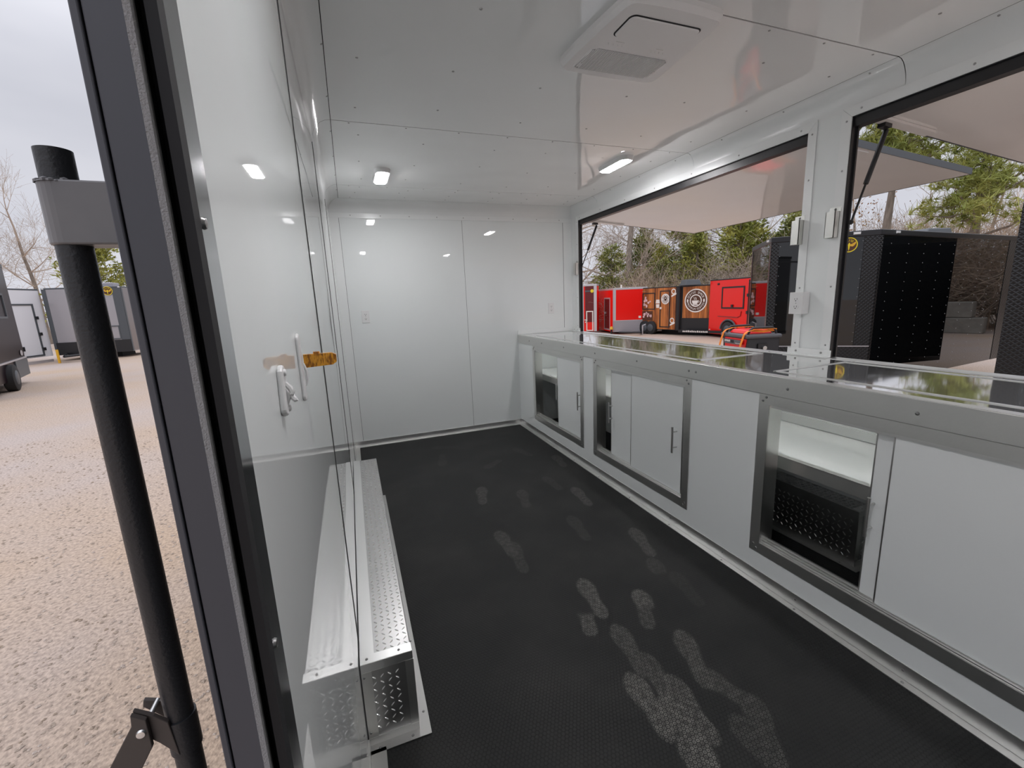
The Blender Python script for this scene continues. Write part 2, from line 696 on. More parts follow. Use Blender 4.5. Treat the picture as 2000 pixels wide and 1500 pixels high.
def disc(mb, frame, r, cx=0, cy=0, seg=40, ry=None, hole=0):
    ry = r if ry is None else ry
    ring = [frame(cx + r * math.sin(2 * math.pi * k / seg), cy + ry * math.cos(2 * math.pi * k / seg)) for k in range(seg)]
    if hole:
        ring2 = [frame(cx + hole * math.sin(2 * math.pi * k / seg), cy + hole * math.cos(2 * math.pi * k / seg)) for k in range(seg)]
        mb.add(ring + ring2, [(k, (k + 1) % seg, seg + (k + 1) % seg, seg + k) for k in range(seg)])
    else:
        mb.add(ring, [tuple(range(seg))])


def poly(mb, frame, pts):
    mb.add([frame(x, y) for x, y in pts], [tuple(range(len(pts)))])


# ================================================================== OWN TRAILER: SHELL
XL, XR, YF, YB = -.084, 2.327, 4.32, -2.5
ZC, ZW = 2.28, 2.17
TW = .038
seams = [-2.34, -1.12, .10, 1.32, 2.54, 3.78, 4.225]

# floor: rubber mat as a fine sheet that carries the footprint dust weight
feet = [('full', .924, 1.673, .886, 1.396, .8), ('heel', .854, 1.539, .783, 1.332, .7), ('toe', 1.12, 1.50, 1.06, 1.25, .8),
        ('heel', 1.13, 1.50, 1.02, 1.27, .45), ('full', .902, 1.354, .869, 1.085, .5), ('full', 1.125, 1.225, 1.03, .965, .6),
        ('full', .91, 1.188, .882, .95, .5), ('full', .811, 1.13, .795, .867, .85), ('full', .935, 1.071, .907, .808, .7),
        ('full', .868, 1.018, .847, .752, .9), ('full', 1.05, 1.04, 1.116, .86, .4), ('full', 1.139, .902, 1.015, .682, .35),
        ('full', .694, 2.268, .694, 1.97, .45), ('full', .725, 2.121, .692, 1.824, .3), ('full', 1.431, 1.965, 1.359, 1.679, .5),
        ('toe', 1.338, 1.677, 1.26, 1.42, .3), ('full', 1.389, 2.614, 1.355, 2.307, .5), ('full', .783, 2.911, .712, 2.631, .5),
        ('full', 1.03, 2.737, .966, 2.456, .3), ('full', 1.552, 3.26, 1.516, 2.981, .35), ('full', 1.169, 2.249, 1.129, 1.95, .22),
        ('full', .914, 3.238, 1.095, 3.371, .2), ('full', 1.36, 1.54, 1.31, 1.29, .12), ('full', .83, .88, .809, .616, .7),
        ('full', 1.025, .868, 1.004, .61, .3), ('full', 1.278, 2.873, 1.292, 2.602, .18), ('full', .6, 3.45, .66, 3.75, .15),
        ('full', .6, 3.964, .85, 3.868, .12), ('full', 1.299, 3.6, 1.375, 3.33, .15)]
fx0, fx1, fy0, fy1, st = XL, 1.70, .30, YF, .0085
nx, ny = int((fx1 - fx0) / st) + 1, int((fy1 - fy0) / st) + 1
gx = np.linspace(fx0, fx1, nx)
gy = np.linspace(fy0, fy1, ny)
X, Y = np.meshgrid(gx, gy)
dust = np.zeros_like(X)
for kind, tx, ty, hx, hy, s in feet:
    dx, dy = tx - hx, ty - hy
    L_ = math.hypot(dx, dy)
    dx, dy = dx / L_, dy / L_
    t = ((X - hx) * dx + (Y - hy) * dy) / L_
    w = ((X - hx) * dy - (Y - hy) * dx)
    tt = np.clip(t, 0, 1)
    # sole outline: heel, narrow waist, broad ball, rounded toe
    half = np.interp(tt, [0, .03, .07, .15, .3, .43, .58, .7, .83, .92, .97, 1], [.012, .023, .030, .035, .034, .032, .041, .047, .044, .033, .022, .008])
    endc = 1.0
    inside = np.clip((half * endc - np.abs(w)) / .012, 0, 1) * (t > 0) * (t < 1)
    edge_boost = 1 + .6 * np.exp(-((half * endc - np.abs(w) - .006) / .005) ** 2)
    if kind == 'heel':
        inside = inside * np.clip((.62 - t) / .12, 0, 1)
    if kind == 'toe':
        inside = inside * np.clip((t - .45) / .12, 0, 1)
    dust = np.maximum(dust, inside * s * edge_boost)
verts = np.stack([X.ravel(), Y.ravel(), np.zeros(nx * ny)], 1)
idx = np.arange(nx * ny).reshape(ny, nx)
faces = np.stack([idx[:-1, :-1], idx[:-1, 1:], idx[1:, 1:], idx[1:, :-1]], -1).reshape(-1, 4)
me = bpy.data.meshes.new('floor')
me.vertices.add(len(verts))
me.vertices.foreach_set('co', verts.ravel())
me.loops.add(faces.size)
me.loops.foreach_set('vertex_index', faces.ravel())
me.polygons.add(len(faces))
me.polygons.foreach_set('loop_start', np.arange(0, faces.size, 4))
me.update(calc_edges=True)
at = me.attributes.new('dust', 'FLOAT', 'POINT')
at.data.foreach_set('value', dust.ravel().astype(np.float32))
me.materials.append(m_floor)
floor = structure(bpy.data.objects.new('floor', me))
COL.objects.link(floor)
MB().box(XL, 1.70, YB, .30, -.01, 0).box(1.70, XR, YB, YF, -.01, 0).build('floor_mat_edge', m_floor, floor)
MB().box(XL - TW, XR + TW, YB - TW, YF + TW, -.12, -.012).build('floor_deck', m_blacktrim, floor)

# ceiling: dark joint backing + panels 1.2 m long, screw rows
ceil = structure(MB().box(XL - TW, XR + TW, YB - TW, YF + TW, ZC + .004, ZC + .07).build('ceiling', m_gap))
CX0, CX1 = .012, 2.262
for i in range(len(seams) - 1):
    MB().box(CX0 + .003, CX1 - .003, seams[i] + .003, seams[i + 1] - .003, ZC, ZC + .0035).build('ceiling_panel', m_ceil, ceil)
sc = MB()
rs = random.Random(4)
for y0, y1 in zip(seams[:-1], seams[1:]):
    for j in range(3):
        y = y0 + (y1 - y0) * (j + .5) / 3
        for k in range(6):
            sc.dome((.15 + k * .39 + rs.uniform(-.04, .04), y + rs.uniform(-.04, .04), ZC), (0, 0, -1), .006, .003, 6)
    for k in range(8):
        sc.dome((.1 + k * .29, y0 + .02, ZC), (0, 0, -1), .005, .003, 6)
sc.build('screws', m_screw, ceil, stuff=True)

# coves between ceiling and walls (structure trims), cut at the panel joints
def cove(name, a, b, inx, iny):
    """curved cove from wall height ZW up to the ceiling edge, running a->b (xy), bulging inwards by (inx,iny)"""
    prof = []
    for k in range(7):
        t = k / 6 * math.pi / 2
        prof.append((1 - math.cos(t), math.sin(t)))       # (inward fraction, upward fraction)
    H = ZC - ZW
    vs, fs = [], []
    for p in (a, b):
        for i_, u_ in prof:
            vs.append((p[0] + inx * i_, p[1] + iny * i_, ZW + H * u_))
    n = len(prof)
    for k in range(n - 1):
        fs.append((k, k + 1, n + k + 1, n + k))
    return vs, fs


tr = struct_empty('trim_1', (XL, YF, ZW))
for i in range(len(seams) - 1):
    m1 = MB()
    a, b = seams[i] + .0015, (seams[i + 1] - .0015 if i < len(seams) - 2 else YF)
    m1.add(*cove('c', (XL, a), (XL, b), CX0 - XL, 0)).build('cove_strip', m_cove, tr, smooth=True)
tr2 = struct_empty('trim_2', (XR, YF, ZW))
for i in range(len(seams) - 1):
    a, b = seams[i] + .0015, (seams[i + 1] - .0015 if i < len(seams) - 2 else YF)
    MB().add(*cove('c', (XR, a), (XR, b), CX1 - XR, 0)).build('cove_strip', m_cove, tr2, smooth=True)
tr3 = struct_empty('trim_3', (1.1, YF, ZW))
MB().add(*cove('c', (XL, YF), (XR, YF), 0, 4.225 - YF)).build('cove_strip', m_cove, tr3, smooth=True)
MB().box(XL, XR, YF - .006, YF, ZW - .035, ZW + .006).build('angle_strip', m_trimw, tr3)
sc = MB()
for k in range(9):
    sc.dome((.1 + k * .26, YF - .006, ZW - .012), (0, -1, 0), .005, .003, 6)
for y in np.arange(.2, 4.2, .41):
    sc.dome((CX1 + .004, y, ZC - .012), (-.5, 0, -1), .005, .003, 6)
    sc.dome((CX0 - .004, y, ZC - .012), (.5, 0, -1), .005, .003, 6)
sc.build('screws', m_screw, tr3, stuff=True)

# front wall
wf = structure(MB().box(XL - TW, XR + TW, YF + .003, YF + TW, -.05, ZC + .05).build('wall_front', m_gap))
MB().box(XL, 1.1215, YF, YF + .004, 0, ZW + .02).build('wall_panel', m_wall, wf)
MB().box(1.1245, XR, YF, YF + .004, 0, ZW + .02).build('wall_panel', m_wall, wf)
tr4 = structure(MB().box(XL, -.002, YF - .003, YF, .06, ZW - .03).box(XL, XL + .003, YF - .085, YF, .06, ZW).build('trim_4', m_trimw))
MB().box(2.225, XR, YF - .003, YF, .99, ZW - .03).box(XR - .003, XR, 4.23, YF, .99, ZW).build('corner_angle', m_trimw, tr4)
MB().box(-.002, .0005, YF - .002, YF, .06, ZW - .03).box(2.2225, 2.225, YF - .002, YF, 1.03, ZW - .03).build('corner_joint', m_gap, tr4)
bf = structure(MB().box(XL, 1.667, YF - .006, YF, 0, .055).box(XL, 1.667, YF - .04, YF - .004, 0, .005).build('baseboard_front', m_alul))
structure(MB().box(XL, XL + .005, 3.10, YF, 0, .055).box(XL, XL + .045, 3.10, YF - .04, 0, .005)
          .box(XL, XL + .05, .33, 1.19, 0, .005).box(XL, XL + .005, .33, 1.19, 0, .05).build('baseboard_left', m_alu))

# left wall: backing + proud panels with dark joints, doorway behind y = .33
DY = .331
wl_ = structure(MB().box(XL - TW + .004, XL - .004, DY + .05, YF, -.05, ZC + .05)
                .box(XL - TW + .004, XL - .004, YB, -.62, -.05, ZC + .05)
                .box(XL - TW + .004, XL - .004, -.62, DY + .05, 2.0, ZC + .05).build('wall_left', m_gap))
lseams = [DY + .03, 1.32, 2.54, 3.78, YF]
for i in range(4):
    MB().box(XL - .004, XL, lseams[i] + .0025, lseams[i + 1] - .0025, 0, ZW + .003).build('wall_panel', m_wall, wl_)
MB().box(XL - .004, XL, YB, -.65, 0, ZW + .003).build('wall_panel', m_wall, wl_)
MB().box(XL - .004, XL, -.65, DY + .03, 2.03, ZW + .003).build('wall_panel', m_wall, wl_)
for y in lseams[1:4]:
    MB().box(XL - .003, XL + .0016, y - .0035, y + .0035, 0, ZW).build('joint_strip', m_gap, wl_)
MB().box(XL - TW, XL - TW + .004, DY + .05, YF, -.1, ZC + .07).build('outer_skin', m_glassblack, wl_)
MB().box(XL - TW, XL - TW + .004, YB, -.62, -.1, ZC + .07).build('outer_skin', m_glassblack, wl_)

# door frame (jamb) at y = .33
dj = struct_empty('door_1', (XL, DY, 0))
ztop = 2.03
MB().box(-.0985, -.0948, DY - .005, DY + .003, 0, ztop).build('felt_seal', m_rub, dj)
MB().box(-.118, -.0985, DY - .002, DY + .05, 0, ztop).build('jamb_face', m_frame, dj, bevel=.001)
MB().box(-.0985, -.0955, DY + .003, DY + .03, 0, ztop).build('recess_side', m_blackm, dj)
MB().box(-.1232, -.1188, DY - .003, DY + .055, 0, ztop).build('outer_lip', m_frame, dj, bevel=.0008)
MB().box(-.1188, -.118, DY + .006, DY + .05, 0, ztop).build('jamb_groove', m_dark, dj)
MB().box(-.0955, XL - .0005, DY + .014, DY + .03, 0, ztop).build('recess', m_blackm, dj)
MB().box(-.0895, XL + .0008, DY - .001, DY + .012, 0, ztop).build('recess_lip', m_dark, dj)
m_flange = mat('polished_dark_flange', (.50, .51, .53), .10, 1, rvar=(5, .07, .16))
MB().box(XL - .0003, XL + .0006, DY, .374, 0, ztop).build('inner_flange', m_flange, dj)
for z in (.45, 1.09, 1.408, 1.8):
    MB().dome((XL + .0006, .349, z), (1, 0, 0), .0042, .0026, 14).build('screw', m_screw, dj, smooth=True)
# rear jamb and head of the same doorway
MB().box(-.1232, XL + .001, -.66, -.62, 0, ztop).build('jamb_face', m_frame, dj)
MB().box(-.1232, XL + .001, -.66, DY + .05, ztop, ztop + .045).build('head_jamb', m_frame, dj)
MB().box(-.13, XL + .03, -.62, DY, -.02, .004).build('sill_plate', m_alu, dj)

# rear wall
wr_ = structure(MB().box(XL - TW, XR + TW, YB - TW, YB, -.1, ZC + .05).build('wall_rear', m_wall))

# right wall with two serving openings
W1, W2 = (1.735, 4.17), (-.90, 1.525)
WZ0, WZ1 = .987, 2.135
wr2 = struct_empty('wall_right', (XR, 1.0, 0))


def wallseg(y0, y1, z0, z1):
    MB().box(XR, XR + .004, y0, y1, z0, z1).build('wall_panel', m_wall, wr2)
    MB().box(XR + .004, XR + TW - .003, y0, y1, z0, z1).build('wall_core', m_gap, wr2)
    MB().box(XR + TW - .003, XR + TW, y0, y1, z0, z1).build('outer_skin', m_glassblack, wr2)


wallseg(YB, YF, -.05, WZ0 - .003)
wallseg(YB, YF, WZ1, ZC + .05)
wallseg(W1[1], YF, WZ0 - .003, WZ1)
wallseg(W2[1], W1[0], WZ0 - .003, WZ1)
wallseg(YB, W2[0], WZ0 - .003, WZ1)

for n_, (a, b) in ((1, W1), (2, W2)):
    w = struct_empty('window_%d' % n_, (XR, (a + b) / 2, WZ0))
    fx = XR - .0045
    # flat white inner flanges with mitred ends
    FW = .046
    MB().prism([(fx, a - FW, WZ1 + FW), (fx, b + FW, WZ1 + FW), (fx, b, WZ1), (fx, a, WZ1)], (.003, 0, 0)).build('top_flange', m_trimw, w)
    MB().prism([(fx, a - FW, WZ0), (fx, a - FW, WZ1 + FW - .001), (fx, a, WZ1 - .001), (fx, a, WZ0)], (.003, 0, 0)).build('side_flange', m_trimw, w)
    MB().prism([(fx, b, WZ0), (fx, b, WZ1 - .001), (fx, b + FW, WZ1 + FW - .001), (fx, b + FW, WZ0)], (.003, 0, 0)).build('side_flange', m_trimw, w)
    # black outer frame with a lip that stands inside the opening
    x0, x1 = XR + .001, XR + TW + .002
    L_ = .012
    MB().box(x0, x1, a - .002, b + .002, WZ1 - .003, WZ1).box(XR + .012, x1 + .02, a, b, WZ1 - .045, WZ1).build('frame_head', m_blacktrim, w)
    MB().box(x0, x1, a, a + .003, WZ0, WZ1).box(XR + .03, x1, a, a + L_, WZ0, WZ1 - .03).build('frame_jamb', m_blacktrim, w)
    MB().box(x0, x1, b - .003, b, WZ0, WZ1).box(XR + .03, x1, b - L_, b, WZ0, WZ1 - .03).build('frame_jamb', m_blacktrim, w)
    sc = MB()
    for k in range(7):
        sc.dome((fx, a + (b - a) * (k + .1) / 6.2, WZ1 + .022), (-1, 0, 0), .005, .003, 7)
    for z in (1.05, 1.35, 1.9, 2.12):
        sc.dome((fx, a - .022, z), (-1, 0, 0), .005, .003, 7)
        sc.dome((fx, b + .022, z), (-1, 0, 0), .005, .003, 7)
    sc.build('screws', m_screw, w, stuff=True)

# angle brackets where post and front corner meet the worktop
def angle_bracket(y0, y1, label):
    t = thing('angle_bracket', (XR, (y0 + y1) / 2, WZ0), label, 'bracket')
    MB().box(XR - .009, XR - .005, y0, y1, .989, 1.024).box(XR - .045, XR - .005, y0, y1, .989, .993).build('angle', m_trimw, t, bevel=.001)
    for y in (y0 + .05, y1 - .05):
        MB().dome((XR - .009, y, 1.008), (-1, 0, 0), .006, .004, 10).build('screw', m_screw, t)


angle_bracket(1.513, 1.752, 'white angle bracket fixing the post between the windows to the worktop')
angle_bracket(4.14, 4.31, 'white angle bracket at the far corner of the worktop, by the far wall')
tr5 = structure(MB().box(1.667, 2.32, YF - .006, YF, .988, 1.03).build('trim_5', m_trimw))

# ================================================================== AWNING HATCHES
def hatch(a, b, label, z_out=2.022):
    x0, x1 = 2.40, 3.835
    z0 = 2.128
    t = thing('awning_hatch', (x0, (a + b) / 2, z0), label, 'awning', 'serving hatches held up over the windows')
    dx, dz = x1 - x0, z_out - z0
    up = Vector((-dz, 0, dx)).normalized()
    sl = Vector((dx, 0, dz))
    MB().obox((x0, a + .004, z0), sl, (0, b - a - .008, 0), up * .004).build('inner_panel', m_awn, t)
    MB().obox(Vector((x0, a, z0)) + up * .004, sl, (0, b - a, 0), up * .03).build('outer_panel', m_frame, t, bevel=.002)
    # thin dark rim
    rim = MB()
    rim.obox(Vector((x0, a - .003, z0 - .002)), sl, (0, .005, 0), up * .038)
    rim.obox(Vector((x0, b - .002, z0 - .002)), sl, (0, .005, 0), up * .038)
    rim.obox(Vector((x1 - .002, a - .003, z_out - .002)), (.005, 0, 0), (0, b - a + .006, 0), up * .038)
    rim.build('edge_rim', m_greyt, t)
    # hinge along the window head
    MB().cyl((x0 - .004, a, z0 + .006), (x0 - .004, b, z0 + .006), .008, 8).build('hinge', m_blacktrim, t)
    for y, s in ((a, 1), (b, -1)):
        p = lambda f, h=0: Vector((x0, y, z0)) + sl * f - up * h
        # strut mounting plate on the underside, white stiffener strip
        MB().obox(p(.03, .013) + Vector((0, s * .012, 0)), sl * .28, (0, s * .05, 0), up * .012).build('stiffener', m_awn, t)
        MB().obox(p(.06, .03) + Vector((0, s * .006, 0)), sl * .035, (0, s * .035, 0), up * .028).build('strut_mount', m_blacktrim, t)
        yy = y + s * .02
        top = Vector((2.53, yy, 2.083))
        bot = Vector((2.372, yy, 1.645)) if False else Vector((2.345, yy, 1.655))
        mid = top.lerp(bot, .58)
        st = MB().tube([top, mid], .011, 12).build('gas_strut', m_blackf, t, smooth=True)
        MB().tube([mid, bot], .005, 10).build('strut_rod', m_blacktrim, st, smooth=True)
        MB().dome(bot + Vector((0, s * .0, 0)), (-1, 0, 0), .012, .01, 10).build('ball_end', m_blacktrim, st)
    return t


hatch(W1[0] + .01, W1[1] - .01, 'white-lined awning hatch propped over the far window')
hatch(W2[0] + .01, W2[1] - .01, 'white-lined awning hatch propped over the near window, at the right edge')

# latch receivers: hollow aluminium boxes on the window posts
m_latch = mat('raw_aluminium_tube', (.70, .70, .67), .38, 1, rvar=(20, .3, .5))


def latch_box(y, z, label, w=.046):
    t = thing('latch_receiver', (XR, y, z), label, 'latch', 'latch receivers beside the windows')
    x0, x1 = XR - .038, XR - .004
    y0, y1 = y - w / 2, y + w / 2
    MB().box(x0, x0 + .003, y0, y1, z - .065, z + .06).box(x1 - .003, x1, y0, y1, z - .065, z + .06) \
        .box(x0, x1, y0, y0 + .003, z - .065, z + .06).box(x0, x1, y1 - .003, y1, z - .065, z + .06).build('tube', m_latch, t)
    MB().box(XR - .006, XR - .0035, y0 - .004, y1 + .004, z + .05, z + .082).build('tab', m_latch, t)
    MB().dome((XR - .006, y, z + .072), (-1, 0, 0), .006, .005, 10).build('screw', m_screw, t)
    MB().cyl((x0 + .01, y, z - .045), (x1 - .004, y, z - .045), .005, 8).build('pin', m_screw, t)


latch_box(1.742, 1.645, 'open-ended aluminium latch box on the left of the post between the windows')
latch_box(1.56, 1.655, 'open-ended aluminium latch box on the right of the post between the windows')
latch_box(4.19, 1.65, 'aluminium latch box beside the far edge of the far window')


# ================================================================== OUTLETS
def outlet_face(t, frame, w, h):
    """duplex outlet: faces and slots, frame(u,v,d) -> point"""
    for v in (-.02, .02):
        mb = MB()
        pts = [(.0165 * math.cos(q) * 1.0, .0135 * math.sin(q)) for q in np.linspace(0, 2 * math.pi, 14, endpoint=False)]
        mb.frustum([frame(x, v + y, .0045) for x, y in pts], [frame(x * .97, v + y * .97, .0065) for x, y in pts])
        f = mb.build('socket', m_plast, t)
        s = MB()
        for dx, hh in ((-.0065, .008), (.0065, .0095)):
            s.add([frame(dx + a, v + .002 + b, .0068) for a, b in ((-.0012, -hh / 2), (.0012, -hh / 2), (.0012, hh / 2), (-.0012, hh / 2))], [(0, 1, 2, 3)])
        s.add([frame(.003 * math.cos(q), v - .0075 + .003 * math.sin(q), .0068) for q in np.linspace(0, 2 * math.pi, 10, endpoint=False)], [tuple(range(10))])
        s.build('slots', m_dark, f)
    c = frame(0, 0, .0045)
    n = Vector(frame(0, 0, .1)) - Vector(frame(0, 0, 0))
    MB().dome(c, n, .0032, .0015, 8).build('screw', m_screw, t)


def wall_outlet(x, z, label):
    t = thing('wall_outlet', (x, YF, z), label, 'outlet')
    fr = lambda u, v, d: (x + u, YF - d, z + v)
    MB().prism([fr(-.035, -.057, 0), fr(.035, -.057, 0), fr(.035, .057, 0), fr(-.035, .057, 0)], (0, -.005, 0)).build('cover_plate', m_plast, t, bevel=.002)
    outlet_face(t, fr, .07, .114)


wall_outlet(.141, 1.256, 'white duplex outlet on the far wall, near its left corner')
wall_outlet(2.066, 1.247, 'white duplex outlet on the far wall, above the worktop end')
t = thing('boxed_outlet', (XR, 1.69, 1.27), 'white surface-mounted outlet box on the post between the windows', 'outlet')
MB().box(XR - .05, XR - .003, 1.652, 1.728, 1.212, 1.328).build('box', m_plast, t, bevel=.003)
fr = lambda u, v, d: (XR - .05 - d, 1.69 - u, 1.27 + v)
MB().box(XR - .055, XR - .05, 1.652, 1.728, 1.212, 1.328).build('cover_plate', m_plast, t, bevel=.002)
outlet_face(t, fr, .07, .114)

# ================================================================== BASE CABINET + WORKTOP
XC = 1.667
CT = .987
cab = thing('base_cabinet', (XC, 1.0, 0), 'long white base cabinet with aluminium-framed sliding doors under the windows', 'cabinet')
frames = [(2.93, 3.93), (1.78, 2.78), (.37, 1.37), (-1.9, -.1)]
FZ0, FZ1 = .15, .907
fp = MB()
fp.box(XC, XC + .012, YB, YF, 0, FZ0 + .03)
fp.box(XC, XC + .012, YB, YF, FZ1 - .03, CT - .004)
ys = [YF] + [v for a, b in frames for v in (b - .03, a + .03)] + [YB]
for i in range(0, len(ys), 2):
    fp.box(XC, XC + .012, ys[i + 1], ys[i], FZ0 + .03, FZ1 - .03)
fp.build('front_panel', m_cab, cab)
MB().box(XC - .001, XC + .001, 1.2005, 1.2035, FZ1, CT - .09).build('panel_joint', m_gap, cab)

for fi, (a, b) in enumerate(frames):
    fx = XC - .004
    w = .05
    z0, z1 = FZ0, FZ1
    fr = MB()
    # mitred flat flange
    fr.prism([(fx, a, z1), (fx, b, z1), (fx, b - w, z1 - w), (fx, a + w, z1 - w)], (.004, 0, 0))
    fr.prism([(fx, a, z0), (fx, a + w, z0 + w), (fx, b - w, z0 + w), (fx, b, z0)], (.004, 0, 0))
    fr.prism([(fx, a, z0), (fx, a, z1), (fx, a + w, z1 - w), (fx, a + w, z0 + w)], (.004, 0, 0))
    fr.prism([(fx, b, z0), (fx, b - w, z0 + w), (fx, b - w, z1 - w), (fx, b, z1)], (.004, 0, 0))
    # reveal returns
    d = .075
    fr.box(XC - .002, XC + d, a + w - .003, a + w, z0 + w, z1 - w)
    fr.box(XC - .002, XC + d, b - w, b - w + .003, z0 + w, z1 - w)
    fr.box(XC - .002, XC + d, a + w, b - w, z1 - w, z1 - w + .003)
    fr.box(XC - .002, XC + d, a + w, b - w, z0 + w - .003, z0 + w)
    f = fr.build('door_frame', m_alu, cab)
    # double sliding track, top and bottom
    for zt0, zt1, zb in ((z0 + w, z0 + w + .012, z0 + w), (z1 - w - .014, z1 - w, z1 - w - .0015)):
        tk = MB().box(XC + .010, XC + .053, a + w, b - w, zb, zb + .0015)
        for x in (XC + .010, XC + .030, XC + .050):
            tk.box(x, x + .003, a + w, b - w, zt0, zt1)
        tk.build('sliding_track', m_alul, f)
    for y, z in ((a + .02, z1 - .035), (a + .035, z1 - .018), (b - .02, z1 - .035), (b - .035, z1 - .018),
                 (a + .02, z0 + .035), (a + .035, z0 + .018), (b - .02, z0 + .035), (b - .035, z0 + .018)):
        MB().dome((fx, y, z), (-1, 0, 0), .006, .004, 10).build('screw', m_screw, f)


def sliding_door(y0, y1, back, hy):
    x = XC + (.036 if back else .016)
    d = MB().box(x, x + .012, y0, y1, FZ0 + .052, FZ1 - .052).build('sliding_door', m_cab, cab, bevel=.001)
    for ya, yb in ((y0 - .001, y0 + .004), (y1 - .004, y1 + .001)):
        MB().box(x - .0006, x + .0126, ya, yb, FZ0 + .052, FZ1 - .052).build('edge_strip', m_steel, d)
    h = MB()
    h.cyl((x - .032, hy, .452), (x - .032, hy, .603), .006, 12)
    for z in (.482, .575):
        h.cyl((x - .032, hy, z), (x, hy, z), .004, 10)
    h.build('bar_handle', m_steel, d, smooth=True)


sliding_door(2.982, 3.425, False, 3.005)
sliding_door(3.005, 3.45, True, 3.43)
sliding_door(1.855, 2.335, False, 1.90)
sliding_door(2.12, 2.60, True, 2.585)
sliding_door(.425, .862, False, .45)
sliding_door(.47, .925, True, .908)
sliding_door(-1.0, -.152, False, -.2)
sliding_door(-1.85, -1.0, True, -1.8)
# shelf with a turned-down aluminium edge, back ledger, bottom
MB().box(XC + .13, XR - .006, YB + .02, YF - .01, .575, .59).build('shelf', m_cab, cab)
MB().box(XC + .124, XC + .13, YB + .02, YF - .01, .535, .592).box(XC + .124, XC + .155, YB + .02, YF - .01, .59, .593).build('shelf_edge', m_alu, cab)
MB().box(XR - .012, XR - .003, YB + .02, YF - .01, .593, .64).build('back_ledger', m_alul, cab)
MB().box(XR - .05, XR - .004, .5, 1.15, .74, .79).box(XR - .022, XR - .003, YB + .02, YF - .01, .80, .835).build('back_batten', m_trimw, cab)
MB().box(XC + .07, XC + .084, YB + .03, YF - .02, CT - .026, CT - .021).build('led_strip', emis('led_strip', (1, .98, .96), 11.0), cab)
# base angle: vertical leg and foot
MB().box(XC - .004, XC, YB, YF - .01, .004, .062).build('base_angle', m_alul, cab, bevel=.0015)
MB().box(XC - .034, XC - .004, YB, YF - .04, 0, .004).build('base_foot', m_alu, cab)
sc = MB()
for k in range(11):
    y = .35 + k * .39
    sc.dome((XC - .004, y, .038), (-1, 0, 0), .005, .003, 8)
    sc.dome((XC - .02, y - .01, .004), (0, 0, 1), .005, .003, 8)
sc.build('screws', m_screw, cab, stuff=True)

top = thing('serving_worktop', (2.0, 1.0, CT), 'glossy white serving worktop edged in aluminium along the windows', 'worktop')
m_top = mat('polished_metal_worktop', (.80, .80, .79), .045, .92, bump=(3, .0007, 1))
for a, b in ((1.83, YF - .007), (1.3735, 1.8275), (YB, 1.3705)):
    MB().box(XC + .001, XR - .001, a, b, CT - .02, CT - .001).build('top_panel', m_top, top)
MB().box(XC - .006, XC + .001, YB, YF - .007, CT - .086, CT).build('front_edge', m_alu, top, bevel=.002)
MB().box(XC - .003, XC + .036, YB, YF - .007, CT - .0005, CT + .001).build('front_edge_top', m_alul, top)
MB().box(2.285, XR + .03, YB, YF - .007, CT - .001, CT + .0015).build('back_edge', m_alul, top)
# flat aluminium strips that frame the two inset sections
st_ = MB()
st_.box(1.765, 1.785, 1.83, 4.04, CT - .001, CT + .0012).box(2.20, 2.22, 1.83, 4.04, CT - .001, CT + .0012)
st_.box(1.765, 2.22, 1.825, 1.85, CT - .0008, CT + .0016).box(1.765, 2.22, 4.03, 4.05, CT - .0008, CT + .0016)
st_.build('inset_frame', m_alul, top)
st_ = MB()
st_.box(1.765, 1.785, -.8, 1.39, CT - .001, CT + .0012).box(2.22, 2.24, -.8, 1.39, CT - .001, CT + .0012)
st_.box(1.765, 2.24, 1.378, 1.392, CT - .0008, CT + .0016)
st_.build('inset_frame', m_alul, top)
sc = MB()
for y in (.3, .8, 1.24, 1.75, 1.80, 2.25, 2.75, 3.25, 3.7, 4.0):
    sc.dome((XC - .006, y, CT - .045), (-1, 0, 0), .0065, .004, 10)
for y in (1.62, 1.85, 2.2, 2.8, 3.4, 3.9):
    sc.dome((XC + .016, y, CT + .001), (0, 0, 1), .005, .003, 8)
    sc.dome((2.3, y, CT + .001), (0, 0, 1), .005, .003, 8)
sc.build('screws', m_screw, top, stuff=True)


# ================================================================== WHEEL WELL BOXES
def lug_field(mb, o, u, v, n, lu, lv, pitch):
    """tread lugs over a rectangle o + [0,lu]u + [0,lv]v"""
    o, u, v, n = map(Vector, (o, u, v, n))
    i = 0
    p = pitch
    b = p * .35
    while b < lv - p * .3:
        a = p * .35
        j = 0
        while a < lu - p * .3:
            d = (u + v) if (i + j) % 2 else (u - v)
            mb.lug(o + u * a + v * b, d, n, p * .80, p * .17, p * .10)
            a += p
            j += 1
        b += p
        i += 1
    return mb


